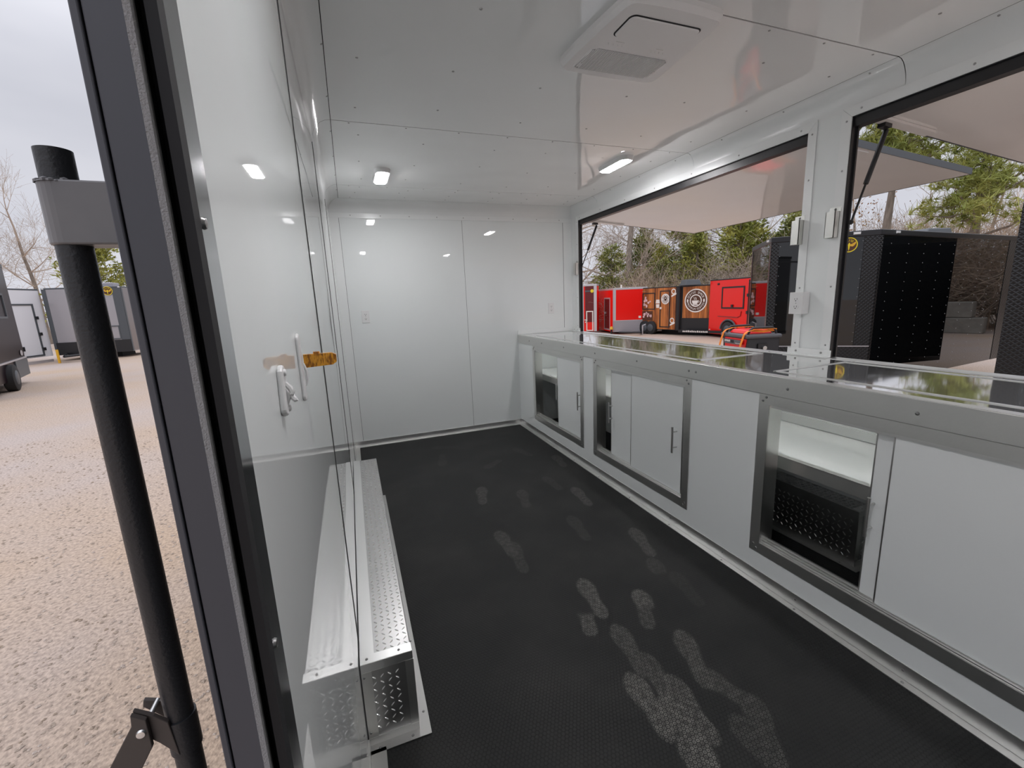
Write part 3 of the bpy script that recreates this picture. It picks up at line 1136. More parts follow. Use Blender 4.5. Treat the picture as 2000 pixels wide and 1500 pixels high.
def wheel_box(right, label, m_body, m_lug):
    """aluminium tread-plate box over a wheel, against the left or the right wall"""
    y0, y1, h, wd = 1.212, 3.07, .292, .152
    s = -1 if right else 1
    xw = XR - .002 if right else XL + .0025
    X = lambda d: xw + s * d
    t = thing('wheel_box', (X(wd / 2), (y0 + y1) / 2, 0), label, 'wheel box')
    xa, xb = sorted((X(0), X(wd)))
    MB().box(xa, xb, y0, y1, .003, h).build('box', m_body, t, bevel=.003)
    n = Vector((s, 0, 0))
    top = MB()
    lug_field(top, (X(.046), y0 + .035, h), (0, 1, 0), (s, 0, 0), (0, 0, 1), y1 - y0 - .05, wd - .05, .0215)
    top.build('tread_lugs', m_lug, t, stuff=True)
    fr = MB()
    lug_field(fr, (X(.028), y0, .05), (s, 0, 0), (0, 0, 1), (0, -1, 0), .103, h - .075, .0225)
    fr.build('tread_lugs', m_lug, t, stuff=True)
    sd = MB()
    lug_field(sd, (X(wd), y0 + .02, .035), (0, 1, 0), (0, 0, 1), (s, 0, 0), y1 - y0 - .04, h - .06, .027)
    sd.build('tread_lugs', m_lug, t, stuff=True)
    # trim angles: wall strip, front top angle, front side angles, floor flange
    a, b = sorted((X(0), X(.042)))
    MB().box(a, b, y0 + .03, y1, h, h + .0025).build('wall_angle', m_alul, t)
    a, b = sorted((X(0), X(wd + .002)))
    MB().box(a, b, y0 - .002, y0 + .034, h + .0015, h + .0035).box(a, b, y0 - .003, y0, h - .026, h + .003).build('front_top_angle', m_alul, t, bevel=.001)
    a, b = sorted((X(wd - .022), X(wd + .003)))
    a2, b2 = sorted((X(.0), X(.03)))
    MB().box(a, b, y0 - .003, y0, .03, h - .026).build('corner_angle', m_alu, t)
    MB().box(a2, b2, y0 - .003, y0, .03, h - .026).build('wall_leg', m_alu, t)
    a, b = sorted((X(0), X(wd + .002)))
    MB().box(a, b, y0 - .0035, y0, .003, .03).build('front_foot_angle', m_alu, t)
    a, b = sorted((X(.0), X(wd + .036)))
    c, d = sorted((X(wd), X(wd + .036)))
    MB().prism([(X(0), y0 - .002, .003), (X(wd), y0 - .002, .003), (X(wd + .036), y0 - .034, .003), (X(0), y0 - .034, .003)], (0, 0, .002)).build('floor_flange', m_flng, t)
    MB().prism([(X(wd), y0 - .002, .003), (X(wd + .036), y0 - .034, .003), (X(wd + .036), y1, .003), (X(wd), y1, .003)], (0, 0, .002)).build('floor_flange', m_flng, t)
    sc = MB()
    for px_, py_ in ((.03, -.02), (.13, -.02)):
        sc.dome((X(px_), y0 + py_, .005), (0, 0, 1), .0045, .003, 8)
    for k in range(6):
        sc.dome((X(wd + .022), y0 + .05 + k * .33, .005), (0, 0, 1), .0045, .003, 8)
    for px_ in (.02, .115):
        sc.dome((X(px_), y0 + .016, h + .0035), (0, 0, 1), .0045, .003, 8)
    for zz in (.05, .25):
        sc.dome((X(.008), y0 - .003, zz), (0, -1, 0), .004, .003, 8)
    sc.build('screws', m_screw, t, stuff=True)


wheel_box(False, 'bright aluminium tread-plate wheel box along the left wall on the rubber floor', m_dplate, m_lugs)
wheel_box(True, 'tread-plate wheel box inside the open cabinet section on the right', m_dplate, m_lugs)

# ================================================================== CEILING AC UNIT
ac = thing('ceiling_air_conditioner', (1.11, 1.51, ZC), 'white square ceiling air-conditioner panel with a return grille and closed louvre', 'air conditioner')


def rrect(x0, x1, y0, y1, r, z, n=5):
    pts = []
    for cx, cy, a0 in ((x1 - r, y1 - r, 0), (x0 + r, y1 - r, 90), (x0 + r, y0 + r, 180), (x1 - r, y0 + r, 270)):
        for k in range(n + 1):
            a = math.radians(a0 + 90 * k / n)
            pts.append((cx + r * math.cos(a), cy + r * math.sin(a), z))
    return pts


mb = MB()
def acsh(q, z):
    return [(1.107 + (x - 1.107) * (1 - .17 * ((1.735 - y) / .44) ** 1.6), y + .012 * (1 - ((x - 1.11) / .225) ** 2) * (1 if y > 1.5 else -1), z) for x, y, _ in q]


def subd(q, n=4):
    return [tuple(a_ + (b_ - a_) * k / n for a_, b_ in zip(q[i], q[(i + 1) % len(q)])) for i in range(len(q)) for k in range(n)]


q0 = subd(rrect(.882, 1.338, 1.295, 1.733, .03, ZC))
q1 = subd(rrect(.892, 1.328, 1.305, 1.723, .03, ZC))
pa, pb, pc = acsh(q0, ZC), acsh(q0, 2.264), acsh(q1, 2.246)
n = len(pa)
vs = pa + pb + pc
fs = [(i, n + i, n + (i + 1) % n, (i + 1) % n) for i in range(n)] + [(n + i, 2 * n + i, 2 * n + (i + 1) % n, n + (i + 1) % n) for i in range(n)] + [tuple(range(2 * n, 3 * n))]
mb.add(vs, fs).build('panel', m_acpl, ac)
mb = MB()
ra, rb = rrect(.962, 1.256, 1.35, 1.474, .022, 2.2457), rrect(.966, 1.252, 1.354, 1.470, .02, 2.2445)
mb.frustum(ra, rb).build('louvre_gap', m_dark, ac)
ra, rb = rrect(.968, 1.254, 1.356, 1.472, .02, 2.2446), rrect(.972, 1.250, 1.36, 1.468, .018, 2.241)
MB().frustum(ra, rb).build('louvre_door', m_acpl, ac)
gp = [(.957, 1.545), (1.262, 1.545), (1.278, 1.56), (1.268, 1.69), (1.25, 1.70), (.95, 1.70), (.928, 1.69), (.936, 1.56)]
MB().frustum([(x, y, 2.2462) for x, y in gp], [(1.105 + (x - 1.105) * .985, 1.622 + (y - 1.622) * .975, 2.2435) for x, y in gp]).build('grille_frame', m_acpl, ac)
gm = MB()
gm.frustum([(1.105 + (x - 1.105) * .975, 1.622 + (y - 1.622) * .95, 2.2437) for x, y in gp], [(1.105 + (x - 1.105) * .97, 1.622 + (y - 1.622) * .94, 2.2430) for x, y in gp])
gm.build('grille_back', m_grille, ac)
gl = MB()
for x in np.arange(.938, 1.272, .0068):
    inset = .012 if x < .95 or x > 1.258 else 0
    gl.box(x, x + .0032, 1.552 + inset, 1.693 - inset, 2.2415, 2.2432)
gl.build('grille_bars', m_acpl, ac, stuff=True)
for x, y in ((.945, 1.66), (1.27, 1.64)):
    MB().box(x - .004, x + .004, y - .008, y + .008, 2.2405, 2.2445).build('grille_clip', m_steel, ac)
mk = MB()
for x in (.978, .998, 1.018, 1.036, 1.165, 1.182, 1.199, 1.218):
    for k in range(2):
        mk.box(x - .004 + .004 * k, x + .001 + .004 * k, 1.512 + .006 * k, 1.515 + .006 * k, 2.2453, 2.2461)
mk.box(1.0, 1.035, 1.498, 1.5, 2.2453, 2.2461).box(1.175, 1.205, 1.498, 1.5, 2.2453, 2.2461)
mk.build('control_marks', m_steel, ac)


# ================================================================== CEILING LEDS
def led(x, y, label):
    t = thing('ceiling_light', (x, y, ZC), label, 'ceiling light', 'white LED dome lights on the ceiling')
    pa, pb = rrect(x - .055, x + .055, y - .175, y + .175, .05, ZC), rrect(x - .048, x + .048, y - .165, y + .165, .046, ZC - .026)
    MB().frustum(pa, pb).build('housing', m_plast, t)
    pa, pb = rrect(x - .039, x + .039, y - .148, y + .148, .02, ZC - .025), rrect(x - .035, x + .035, y - .143, y + .143, .018, ZC - .031)
    MB().frustum(pa, pb).build('lens', m_led, t)


led(.32, 3.45, 'lit white LED dome light on the ceiling near the left wall')
led(1.885, 2.83, 'lit white LED dome light on the ceiling near the serving windows')
led(.32, .55, 'lit white LED dome light on the ceiling above the doorway')
led(1.885, .1, 'lit white LED dome light on the ceiling above the near window')

# ================================================================== LEFT WALL FITTINGS
# small hook plate with two curved prongs
t = thing('wall_hook', (XL, .55, 1.26), 'small rounded white hook plate with curved prongs on the left wall by the doorway', 'hook')
pl = []
for cx, cz, a0, a1 in ((.553, 1.2785, 0, 180), (.545, 1.2395, 180, 360)):
    for k in range(9):
        a = math.radians(a0 + (a1 - a0) * k / 8)
        pl.append((XL, cx + .013 * math.cos(a), cz + .0095 * math.sin(a)))
MB().prism(pl, (.0065, 0, 0)).build('plate', m_plast, t, bevel=.0022)
for z, dx in ((1.2665, .004), (1.2605, .0)):
    MB().tube([(XL + .006, .552, z), (XL + .0105, .551, z - .0055), (XL + .0122, .55, z - .0105), (XL + .0150 - dx, .549, z - .0135), (XL + .0168 - dx, .549, z - .0128)],
              [.0032, .0034, .0034, .0032, .0026], 8).build('prong', m_plast, t, smooth=True)
MB().prism([(XL + .006, .547, 1.263), (XL + .0115, .547, 1.2535), (XL + .0065, .547, 1.2405)], (0, .008, 0)).build('rib', m_plast, t, bevel=.001)
for z in (1.2795, 1.2375):
    MB().dome((XL + .0065, .551, z), (1, 0, 0), .0042, .003, 10).build('screw', m_plast, t, smooth=True)

# white strap bracket with a wood-grain lever standing out from the wall
t = thing('lever_bracket', (XL, .79, 1.26), 'white wall bracket with a wood-grain lever sticking out, on the left wall', 'bracket')
pl = []
for cx, cz, a0, a1 in ((.765, 1.3035, 0, 180), (.765, 1.212, 180, 360)):
    for k in range(9):
        a = math.radians(a0 + (a1 - a0) * k / 8)
        pl.append((XL, cx + .014 * math.cos(a), cz + .009 * math.sin(a)))
MB().prism(pl, (.0045, 0, 0)).build('plate', m_plast, t, bevel=.0018)
MB().tube([(XL + .004, .78, 1.262), (XL + .008, .78, 1.25), (XL + .0075, .78, 1.235), (XL + .004, .78, 1.226)], .0022, 8).build('spring_clip', m_plast, t, smooth=True)
lv = MB().frustum([(XL + .0045, .79, 1.2535), (XL + .0045, .802, 1.2535), (XL + .0045, .802, 1.2755), (XL + .0045, .79, 1.2755)],
                  [(XL + .049, .79, 1.2555), (XL + .049, .802, 1.2555), (XL + .049, .802, 1.2755), (XL + .049, .79, 1.2755)])
lv.frustum([(XL + .049, .79, 1.2555), (XL + .049, .802, 1.2555), (XL + .049, .802, 1.2755), (XL + .049, .79, 1.2755)],
           [(XL + .0555, .791, 1.260), (XL + .0555, .801, 1.260), (XL + .0555, .801, 1.272), (XL + .0555, .791, 1.272)])
lo = lv.build('lever', m_lever, t, label='orange-brown wood-grain lever')
MB().cyl((XL + .025, .796, 1.2745), (XL + .025, .796, 1.279), .0052, 16).build('knob', m_lever, lo, smooth=True)

# ================================================================== GRAB POLE outside the doorway
t = thing('grab_pole', (-.27, .62, GZ), 'round black grab pole held off the outside of the doorway by a grey bracket', 'pole')
pc = Vector((-.2705, .62, 0))
ln = lambda z: Vector((-.2705 + .0 * (z - 1.0), .62, z))
pipe = MB()
seg = 32
R0, R1 = .0155, .013
rings = [[(pc.x + r * math.cos(2 * math.pi * k / seg), pc.y + r * math.sin(2 * math.pi * k / seg), z) for k in range(seg)]
         for r, z in ((R0, .2), (R0, 1.523), (R1, 1.523), (R1, 1.46))]
vs = [p for ring in rings for p in ring]
fs = [(i * seg + k, i * seg + (k + 1) % seg, (i + 1) * seg + (k + 1) % seg, (i + 1) * seg + k) for i in range(3) for k in range(seg)]
fs.append(tuple(3 * seg + k for k in range(seg)))
pipe.add(vs, fs).build('pipe', m_blackf, t, smooth=True)
br = MB()
pts = []
for k in range(13):
    a = math.radians(90 + 180 * k / 12)
    pts.append((pc.x + .0185 * math.cos(a), pc.y + .0185 * math.sin(a), 1.427))
pts += [(-.122, .6015, 1.427), (-.122, .6385, 1.427)]
br.prism(pts, (0, 0, .064)).build('wall_bracket', m_pewter, t, bevel=.002)
wd = MB()
for k in range(20):
    a = 2 * math.pi * k / 20
    wd.dome((pc.x + .0165 * math.cos(a), pc.y + .0165 * math.sin(a), 1.490), (math.cos(a) * .3, math.sin(a) * .3, 1), .004, .0025 + .0015 * math.sin(k * 2.3), 6)
wd.build('weld_bead', m_pewter, t, smooth=True)
MB().cyl((pc.x, pc.y, .770), (pc.x, pc.y, .822), .0178, 28).build('collar', m_blackf, t, smooth=True)
# clevis ears, strut bar and pivot bolt
ear = MB()
ear.prism([(-.309, .601, .8615), (-.2899, .601, .8459), (-.2765, .601, .830), (-.272, .601, .775), (-.2902, .601, .8043), (-.312, .601, .832)], (0, .006, 0))
ear.build('clevis_ear', m_brz, t, bevel=.001)
ear = MB()
ear.prism([(-.3153, .640, .8415), (-.2993, .640, .8335), (-.272, .634, .826), (-.272, .634, .78), (-.2902, .640, .80), (-.3172, .640, .8317)], (0, .006, 0))
ear.build('clevis_ear', m_brz, t, bevel=.001)
MB().prism([(-.309, .6, .8615), (-.2948, .6, .849), (-.2945, .6, .8076), (-.520, .6, .42), (-.56, .6, .44), (-.3105, .6, .8454)], (0, -.006, 0)).build('brace_bar', m_brz, t, bevel=.001)
MB().box(-.56, -.525, .58, .612, GZ, .44).build('brace_foot', m_brz, t)
MB().box(-.282, -.259, .609, .631, GZ, .22).build('pole_foot', m_blackf, t)
MB().cyl((-.3021, .594, .832), (-.3021, .645, .832), .0035, 18).build('pivot_bolt', m_steel, t, smooth=True)
MB().dome((-.3021, .594, .832), (0, -1, 0), .0058, .0035, 18).build('bolt_head', m_alul, t, smooth=True)

# ================================================================== YARD
gme = MB().add([(-120, -60, GZ), (120, -60, GZ), (120, 160, GZ), (-120, 160, GZ)], [(0, 1, 2, 3)])
ground = structure(gme.build('ground', m_ground))
rp = random.Random(11)
pv, pf = [], []
for i in range(9000):
    d = rp.random() ** 1.6
    y = .2 + d * 9
    x = -.35 - rp.random() * (.6 + y * .95)
    s = rp.uniform(.004, .012) * (1 + d * .8)
    c = (x, y, GZ + s * .15)
    o = len(pv)
    a = rp.random() * 6.3
    for k in range(4):
        pv.append((c[0] + s * math.cos(a + k * 1.57) * rp.uniform(.7, 1.2), c[1] + s * math.sin(a + k * 1.57) * rp.uniform(.7, 1.2), c[2]))
    pv.append((c[0], c[1], c[2] + s * rp.uniform(.4, .8)))
    pf += [(o, o + 1, o + 4), (o + 1, o + 2, o + 4), (o + 2, o + 3, o + 4), (o + 3, o, o + 4)]
peb = MB().add(pv, pf).build('gravel', m_pebble, stuff=True)
tag(peb, 'loose tan gravel stones scattered over the yard outside the doorway', 'gravel')


# ------------------------------------------------------------------ trailers parked in the yard
class Face:
    """vertical face from p0 to p1 (xy); u along, z up, normal towards the viewer's side"""
    def __init__(self, p0, p1):
        self.a = Vector((p0[0], p0[1], 0))
        d = Vector((p1[0] - p0[0], p1[1] - p0[1], 0))
        self.L = d.length
        self.d = d / self.L
        n = Vector((self.d.y, -self.d.x, 0))
        if n.dot(-self.a) < 0:
            n = -n
        self.n = n

    def p(self, u, z, off=0):
        return self.a + self.d * u + Vector((0, 0, z)) + self.n * off

    def rect(self, mb, u0, u1, z0, z1, t=.01, base=0):
        return mb.obox(self.p(u0, z0, base), self.d * (u1 - u0), (0, 0, z1 - z0), self.n * t)

    def frame(self, u, z, off):
        return lambda x, y: self.p(u + x, z + y, off)

    def outline(self, mb, u0, u1, z0, z1, w, t=.015):
        self.rect(mb, u0, u1, z1 - w, z1, t)
        self.rect(mb, u0, u1, z0, z0 + w, t)
        self.rect(mb, u0, u0 + w, z0 + w, z1 - w, t)
        self.rect(mb, u1 - w, u1, z0 + w, z1 - w, t)
        return mb


def body(t, pts, z0, z1, m, roof_m, cap=.09):
    MB().prism([(x, y, z0) for x, y in pts], (0, 0, z1 - cap - z0)).build('body', m, t)
    c = Vector((sum(p[0] for p in pts) / len(pts), sum(p[1] for p in pts) / len(pts)))
    gp = [(c.x + (x - c.x) * 1.006, c.y + (y - c.y) * 1.006, z1 - cap) for x, y in pts]
    MB().prism(gp, (0, 0, cap)).build('roof_cap', roof_m, t, bevel=.01)


def wheel(t, c, axis, r, w):
    a = Vector(axis).normalized()
    c = Vector(c)
    mb = MB()
    mb.tube([c - a * w / 2, c - a * w * .42, c + a * w * .42, c + a * w / 2], [r * .9, r, r, r * .9], 28)
    o = mb.build('wheel', m_tyre, t, smooth=True)
    MB().tube([c + a * w * .45, c + a * (w * .5 + .012)], [r * .6, r * .5], 20).build('rim', m_greyt, o, smooth=True)
    return o


def supports(t, pts, z0):
    """frame and axle hidden under a trailer, so that it stands on the ground"""
    c = Vector((sum(p[0] for p in pts) / len(pts), sum(p[1] for p in pts) / len(pts)))
    q = [(c.x + (x - c.x) * .5, c.y + (y - c.y) * .5, GZ) for x, y in pts]
    MB().prism(q, (0, 0, z0 - GZ + .005)).build('chassis', m_dark, t)


def emblem(t, face, u, z, r, off=.006):
    """round yellow badge: ring, spread-winged eagle and the word ELITE on an arc"""
    b = MB()
    disc(b, face.frame(u, z, off), r)
    o = b.build('emblem', m_brownp, t)
    y = MB()
    fr = face.frame(u, z, off + .003)
    disc(y, fr, r, hole=r * .88)
    text_arc(y, 'ELITE', fr, r * .60, r * .42, -42, 42)
    poly(y, fr, [(0, .30 * r), (.09 * r, .22 * r), (.14 * r, .0), (.10 * r, -.2 * r), (.07 * r, -.5 * r), (.0, -.82 * r), (-.07 * r, -.5 * r), (-.10 * r, -.2 * r), (-.14 * r, 0), (-.06 * r, .2 * r)])
    y.build('ring_and_eagle', m_yellow, o)
    w = MB()
    for s in (-1, 1):
        w.add([fr(s * x * r, q * r) for x, q in ((.12, .05), (.35, .14), (.76, .42), (.80, .2), (.66, -.05), (.45, -.24), (.16, -.2))], [tuple(range(7))])
    w.build('wings', m_gold, o)
    return o


def screw_rows(t, face, u0, u1, nu, z0, z1, nz, r=.007, off=0):
    mb = MB()
    for i in range(nu):
        for j in range(nz):
            mb.dome(face.p(u0 + (u1 - u0) * i / max(nu - 1, 1), z0 + (z1 - z0) * j / max(nz - 1, 1), off), face.n, r, .005, 5)
    return mb.build('screws', m_screw, t, stuff=True)


def marker(t, face, u, z, m, w=.05, h=.025):
    MB().frustum([face.p(u - w, z - h, 0), face.p(u + w, z - h, 0), face.p(u + w, z + h, 0), face.p(u - w, z + h, 0)],
                 [face.p(u - w * .7, z - h * .7, .03), face.p(u + w * .7, z - h * .7, .03), face.p(u + w * .7, z + h * .7, .03), face.p(u - w * .7, z + h * .7, .03)]).build('marker_light', m, t)


m_lens = mat('clear_marker_lens', (.8, .8, .78), .2)

# --- big black trailer opposite the windows
C = [(7.384, 6.445), (6.39, 5.23), (7.45, 4.31), (12.17, 4.69)]
T1 = 2.15
bt = thing('black_box_trailer', (9.5, 6.0, GZ), 'tall gloss-black trailer with tread-plate corners and a round yellow eagle badge', 'trailer')
pts = C + [(13.6, 7.8), (9.8, 8.1)]
body(bt, pts, -.2, T1, m_glassblack, m_blacktrim, .085)
supports(bt, pts, -.2)
f01, f12, f23 = Face(C[0], C[1]), Face(C[1], C[2]), Face(C[2], C[3])
mb = MB()
f12.rect(mb, 0, .105, -.2, T1 - .085, .006)
f01.rect(mb, f01.L - .10, f01.L, -.2, T1 - .085, .006)
mb.build('corner_tread', m_tread, bt)
mb = MB()
f12.rect(mb, f12.L - .20, f12.L, -.2, T1 - .085, .006)
mb.build('corner_tread', m_tread, bt)
mb = MB()
f23.rect(mb, 0, .06, -.2, T1 - .085, .006)
mb.build('corner_tread', m_tread, bt)
mb = MB()
f23.rect(mb, f23.L - .35, f23.L, -.2, T1 - .085, .006)
mb.build('corner_tread', m_tread, bt)
mb = MB()
f01.rect(mb, 0, .10, -.2, T1 - .085, .006)
mb.build('corner_tread', m_tread, bt)
mb = MB()
f12.rect(mb, .0, f12.L, -.2, .42, .012)
mb.build('stone_guard', m_tread, bt)
mb = MB()
f12.rect(mb, .0, f12.L, .42, .432, .018)
mb.build('guard_edge', m_silver, bt)
screw_rows(bt, f12, .12, .12, 1, .5, 2.0, 11)
screw_rows(bt, f12, f12.L - .215, f12.L - .215, 1, .5, 2.0, 12)
screw_rows(bt, f23, .3, f23.L - .5, 9, -.05, 1.95, 15)
emblem(bt, f12, 1.019, 1.955, .108)
for u in (.45, f12.L - .30):
    marker(bt, f12, u, T1 - .035, m_lens, .055, .022)
marker(bt, f23, .42, T1 - .035, m_lens, .05, .022)
marker(bt, f01, f01.L - .2, T1 - .035, m_lens, .05, .02)
# roof air conditioner
mb = MB()
mb.frustum([(10.2, 5.2, T1), (11.2, 5.2, T1), (11.2, 6.0, T1), (10.2, 6.0, T1)], [(10.45, 5.25, T1 + .21), (11.15, 5.25, T1 + .23), (11.15, 5.95, T1 + .23), (10.45, 5.95, T1 + .21)])
mb.build('roof_unit', m_greyt, bt, bevel=.02)
# tongue in front of the nose
mb = MB()
nm = f12.p(f12.L / 2, -.12)
nn = f12.n
mb.tube([f12.p(.1, -.15), nm + nn * 1.7 + Vector((0, 0, -.03))], .05, 6)
mb.tube([f12.p(f12.L - .1, -.15), nm + nn * 1.7 + Vector((0, 0, -.03))], .05, 6)
mb.cyl(nm + nn * 1.65 + Vector((0, 0, .3)), nm + nn * 1.65 + Vector((0, 0, GZ + .12)), .035, 10)
mb.build('tongue', m_blacktrim, bt)

# --- second black trailer, nearer, at the right edge
d1, d2 = Vector((.95, .31)), Vector((.31, -.95))
q0 = Vector((7.4, 2.86))
pts = [tuple(q0), tuple(q0 + d2 * 2.4), tuple(q0 + d2 * 2.4 + d1 * 4), tuple(q0 + d1 * 4)]
bt2 = thing('black_box_trailer', (q0.x + 2, q0.y - .8, GZ), 'second gloss-black trailer at the right edge, only its tread-plate corner showing', 'trailer')
body(bt2, pts, -.2, 2.35, m_glassblack, m_blacktrim, .09)
supports(bt2, pts, -.2)
f = Face(pts[0], pts[1])
mb = MB()
f.rect(mb, 0, .22, -.2, 2.25, .006)
mb.build('corner_tread', m_tread, bt2)
mb = MB()
f.outline(mb, .35, 1.5, .75, 1.55, .05)
mb.build('hatch_frame', m_greyt, bt2)
mb = MB()
f.rect(mb, .22, 2.3, .0, .4, .01)
mb.build('stone_guard', m_tread, bt2)
screw_rows(bt2, f, .25, .25, 1, 0, 2.1, 14)

# --- generator on the tongue rack
ge = thing('generator', (5.3, 4.65, GZ), 'red and dark grey portable generator tied down with orange straps', 'generator')
A = Vector((5.09, 4.43, 0))
B = Vector((5.247, 5.0075, 0))
Cg = Vector((5.54, 4.31, 0))
uf = (A - B)
us = (Cg - A)
nf = Vector((uf.y, -uf.x, 0)).normalized()
if nf.dot(-A) < 0:
    nf = -nf
ns = Vector((us.y, -us.x, 0)).normalized()
if ns.dot(-A) < 0:
    ns = -ns
P = lambda u, v, z: B + uf * u + us * v + Vector((0, 0, z))
MB().frustum([P(.03, .02, .2), P(1, 0, .2), P(1, 1, .2), P(.03, 1, .2)], [P(0, 0, .70), P(1, 0, .70), P(1, 1, .70), P(0, 1, .70)]).build('case', m_gendk, ge, bevel=.012)
g1 = MB()
g1.frustum([P(.14, -.02, .2), P(.80, -.02, .2), P(.80, .05, .2), P(.14, .05, .2)], [P(.12, -.03, .685), P(.97, -.03, .685), P(.97, .05, .685), P(.12, .05, .685)])
g1.build('front_cover', m_genred, ge, bevel=.01)
MB().obox(P(-.06, -.05, .69), uf * 1.1, us * 1.1, (0, 0, .055)).build('top_bumper', m_gengr, ge, bevel=.02)
MB().frustum([P(.14, .08, .745), P(.86, .08, .745), P(.86, .9, .745), P(.14, .9, .745)], [P(.2, .16, .80), P(.80, .16, .80), P(.80, .82, .80), P(.2, .82, .80)]).build('top_cover', m_genred, ge, bevel=.015)
for u in (.08, .93):
    MB().tube([P(u, .05, .74), P(u, .1, .80), P(u, .2, .835), P(u, .8, .835), P(u, .9, .80), P(u, .95, .74)], .016, 8).build('carry_handle', m_gendk, ge, smooth=True)
pn = MB()
o = nf * .022
pn.add([P(.16, -.03, .60) + o, P(.86, -.03, .60) + o, P(.86, -.03, .665) + o, P(.16, -.03, .665) + o], [(0, 1, 2, 3)])
cp = pn.build('control_panel', m_gengr, ge)
# unreadable white lettering on the panel: light marks of the same size
lm = MB()
o = nf * .0235
rg = random.Random(3)
for k in range(9):
    u = .18 + k * .026
    zz = .628 + rg.uniform(-.003, .003)
    lm.add([P(u, -.03, zz) + o, P(u + .017, -.03, zz) + o, P(u + .017, -.03, zz + .024) + o, P(u, -.03, zz + .024) + o], [(0, 1, 2, 3)])
for k in range(4):
    lm.add([P(.62 + k * .05, -.03, .612) + o, P(.65 + k * .05, -.03, .612) + o, P(.65 + k * .05, -.03, .62) + o, P(.62 + k * .05, -.03, .62) + o], [(0, 1, 2, 3)])
lm.build('panel_marks', m_cream, cp)
sw = MB()
sw.add([P(.43, -.03, .615) + o, P(.56, -.03, .615) + o, P(.56, -.03, .655) + o, P(.43, -.03, .655) + o], [(0, 1, 2, 3)])
sw.build('display', m_dark, cp)
MB().obox(P(.30, -.035, .49) + nf * .015, uf * .45, nf * .008, (0, 0, .035)).build('chrome_flash', m_silver, ge)
MB().obox(P(.2, -.03, .40) + nf * .012, uf * .14, nf * .01, (0, 0, .12)).build('vent', m_cream, ge)
MB().obox(P(.22, -.03, .415) + nf * .016, uf * .10, nf * .01, (0, 0, .09)).build('vent_opening', m_dark, ge)
MB().obox(P(1, .3, .52) + ns * .003, us * .3, ns * .02, (0, 0, .10)).build('exhaust_guard', m_blacktrim, ge)
MB().cyl(P(1, .48, .56), P(1, .48, .56) + ns * .05, .03, 12).build('exhaust', m_steel, ge)
wheel(ge, P(-.1, .25, .36), -uf.normalized(), .16, .09)
MB().obox(P(-.1, -.1, .12), uf * 1.2, us * 1.2, (0, 0, .08)).build('rack_plate', m_blacktrim, ge)
MB().obox(P(.2, .2, GZ), uf * .6, us * .6, (0, 0, .75)).build('rack_stand', m_blacktrim, ge)
# straps: over the top, down the front to hooks
for i, (u, vt) in enumerate(((.10, .3), (.93, .5))):
    t = thing('ratchet_strap', P(u, 0, .7), 'orange tie-down strap at the %s end of the generator' % ('left' if i == 0 else 'right'), 'strap')
    path = [P(u + .03, .9, .812), P(u + .03, .2, .812), P(u + .02, -.0, .785), P(u, -.065, .75), P(u - .06, -.1, .62), P(u - .12, -.12, .47), P(u - .16, -.14, .38)]
    mb = MB()
    w = uf.normalized() * .02
    vs, fs = [], []
    for p in path:
        vs += [p - w, p + w]
    for k in range(len(path) - 1):
        fs.append((2 * k, 2 * k + 1, 2 * k + 3, 2 * k + 2))
    mb.add(vs, fs)
    o = mb.build('webbing', m_orange, t)
    so = o.modifiers.new('solid', 'SOLIDIFY')
    so.thickness = .004
    MB().tube([path[-1], path[-1] + Vector((-.01, -.01, -.045))], .018, 8).build('hook', m_cream, t, smooth=True)
    if i == 1:
        vs, fs = [], []
        for p in (P(.93, .15, .80), P(.97, .5, .785), P(.93, .95, .80)):
            vs += [p + Vector((0, 0, -.016)), p + Vector((0, 0, .016))]
        mb = MB().add(vs, [(0, 1, 3, 2), (2, 3, 5, 4)])
        mb.build('webbing_tail', m_orange, t)

# --- red trailer with silver edges
rt = thing('red_cargo_trailer', (13.9, 20.5, GZ), 'red cargo trailer with silver corner trim and a grey stone guard', 'trailer')
F0, F1 = (12.81, 19.36), (14.3, 18.57)
bx = Vector((-.07, 1.56))
d = Vector((F1[0] - F0[0], F1[1] - F0[1])).normalized()
bk = Vector((-d.y, d.x))
pts = [F0, F1, (F1[0] + bk.x * 3, F1[1] + bk.y * 3), (F0[0] + bk.x * 3.4 - .9, F0[1] + bk.y * 3.2)]
ZB, ZT = -.50, 1.74
body(rt, pts, ZB, ZT, m_red, m_silver, .10)
supports(rt, pts, ZB)
f = Face(F0, F1)
side = Face(pts[3], F0)
mb = MB()
f.rect(mb, 0, .12, ZB, ZT - .1, .02)
f.rect(mb, f.L - .12, f.L, ZB, ZT - .1, .02)
side.rect(mb, side.L - .05, side.L, ZB, ZT - .1, .02)
mb.build('corner_trim', m_silver, rt)
mb = MB()
f.rect(mb, .0, f.L, ZB, .07, .025)
mb.build('stone_guard', m_treadsil, rt)
mb = MB()
f.rect(mb, .0, f.L, .07, .10, .03)
mb.build('guard_edge', m_silver, rt)
mb = MB()
f.rect(mb, f.L - .42, f.L - .30, .18, .29, .012)
mb.build('placard', m_cream, rt)
mb = MB()
side.outline(mb, side.L - 1.45, side.L - .5, ZB + .06, 1.27, .07, .02)
mb.build('side_door_frame', m_silver, rt)
mb = MB()
side.rect(mb, side.L - 1.38, side.L - .57, ZB + .1, 1.2, .01)
sd_ = mb.build('side_door', m_reddk, rt)
MB().obox(side.p(side.L - 1.3, .42, .01), side.d * .08, side.n * .06, (0, 0, .1)).build('door_latch', m_silver, sd_)
c = f.p(.42, ZT)
MB().cyl(c - f.n * .3, c - f.n * .3 + Vector((0, 0, .16)), .04, 10).build('roof_vent', m_cream, rt)
mb = MB()
mb.tube([f.p(.3, -.53), f.p(f.L * .72, -.47, 1.1)], .05, 6)
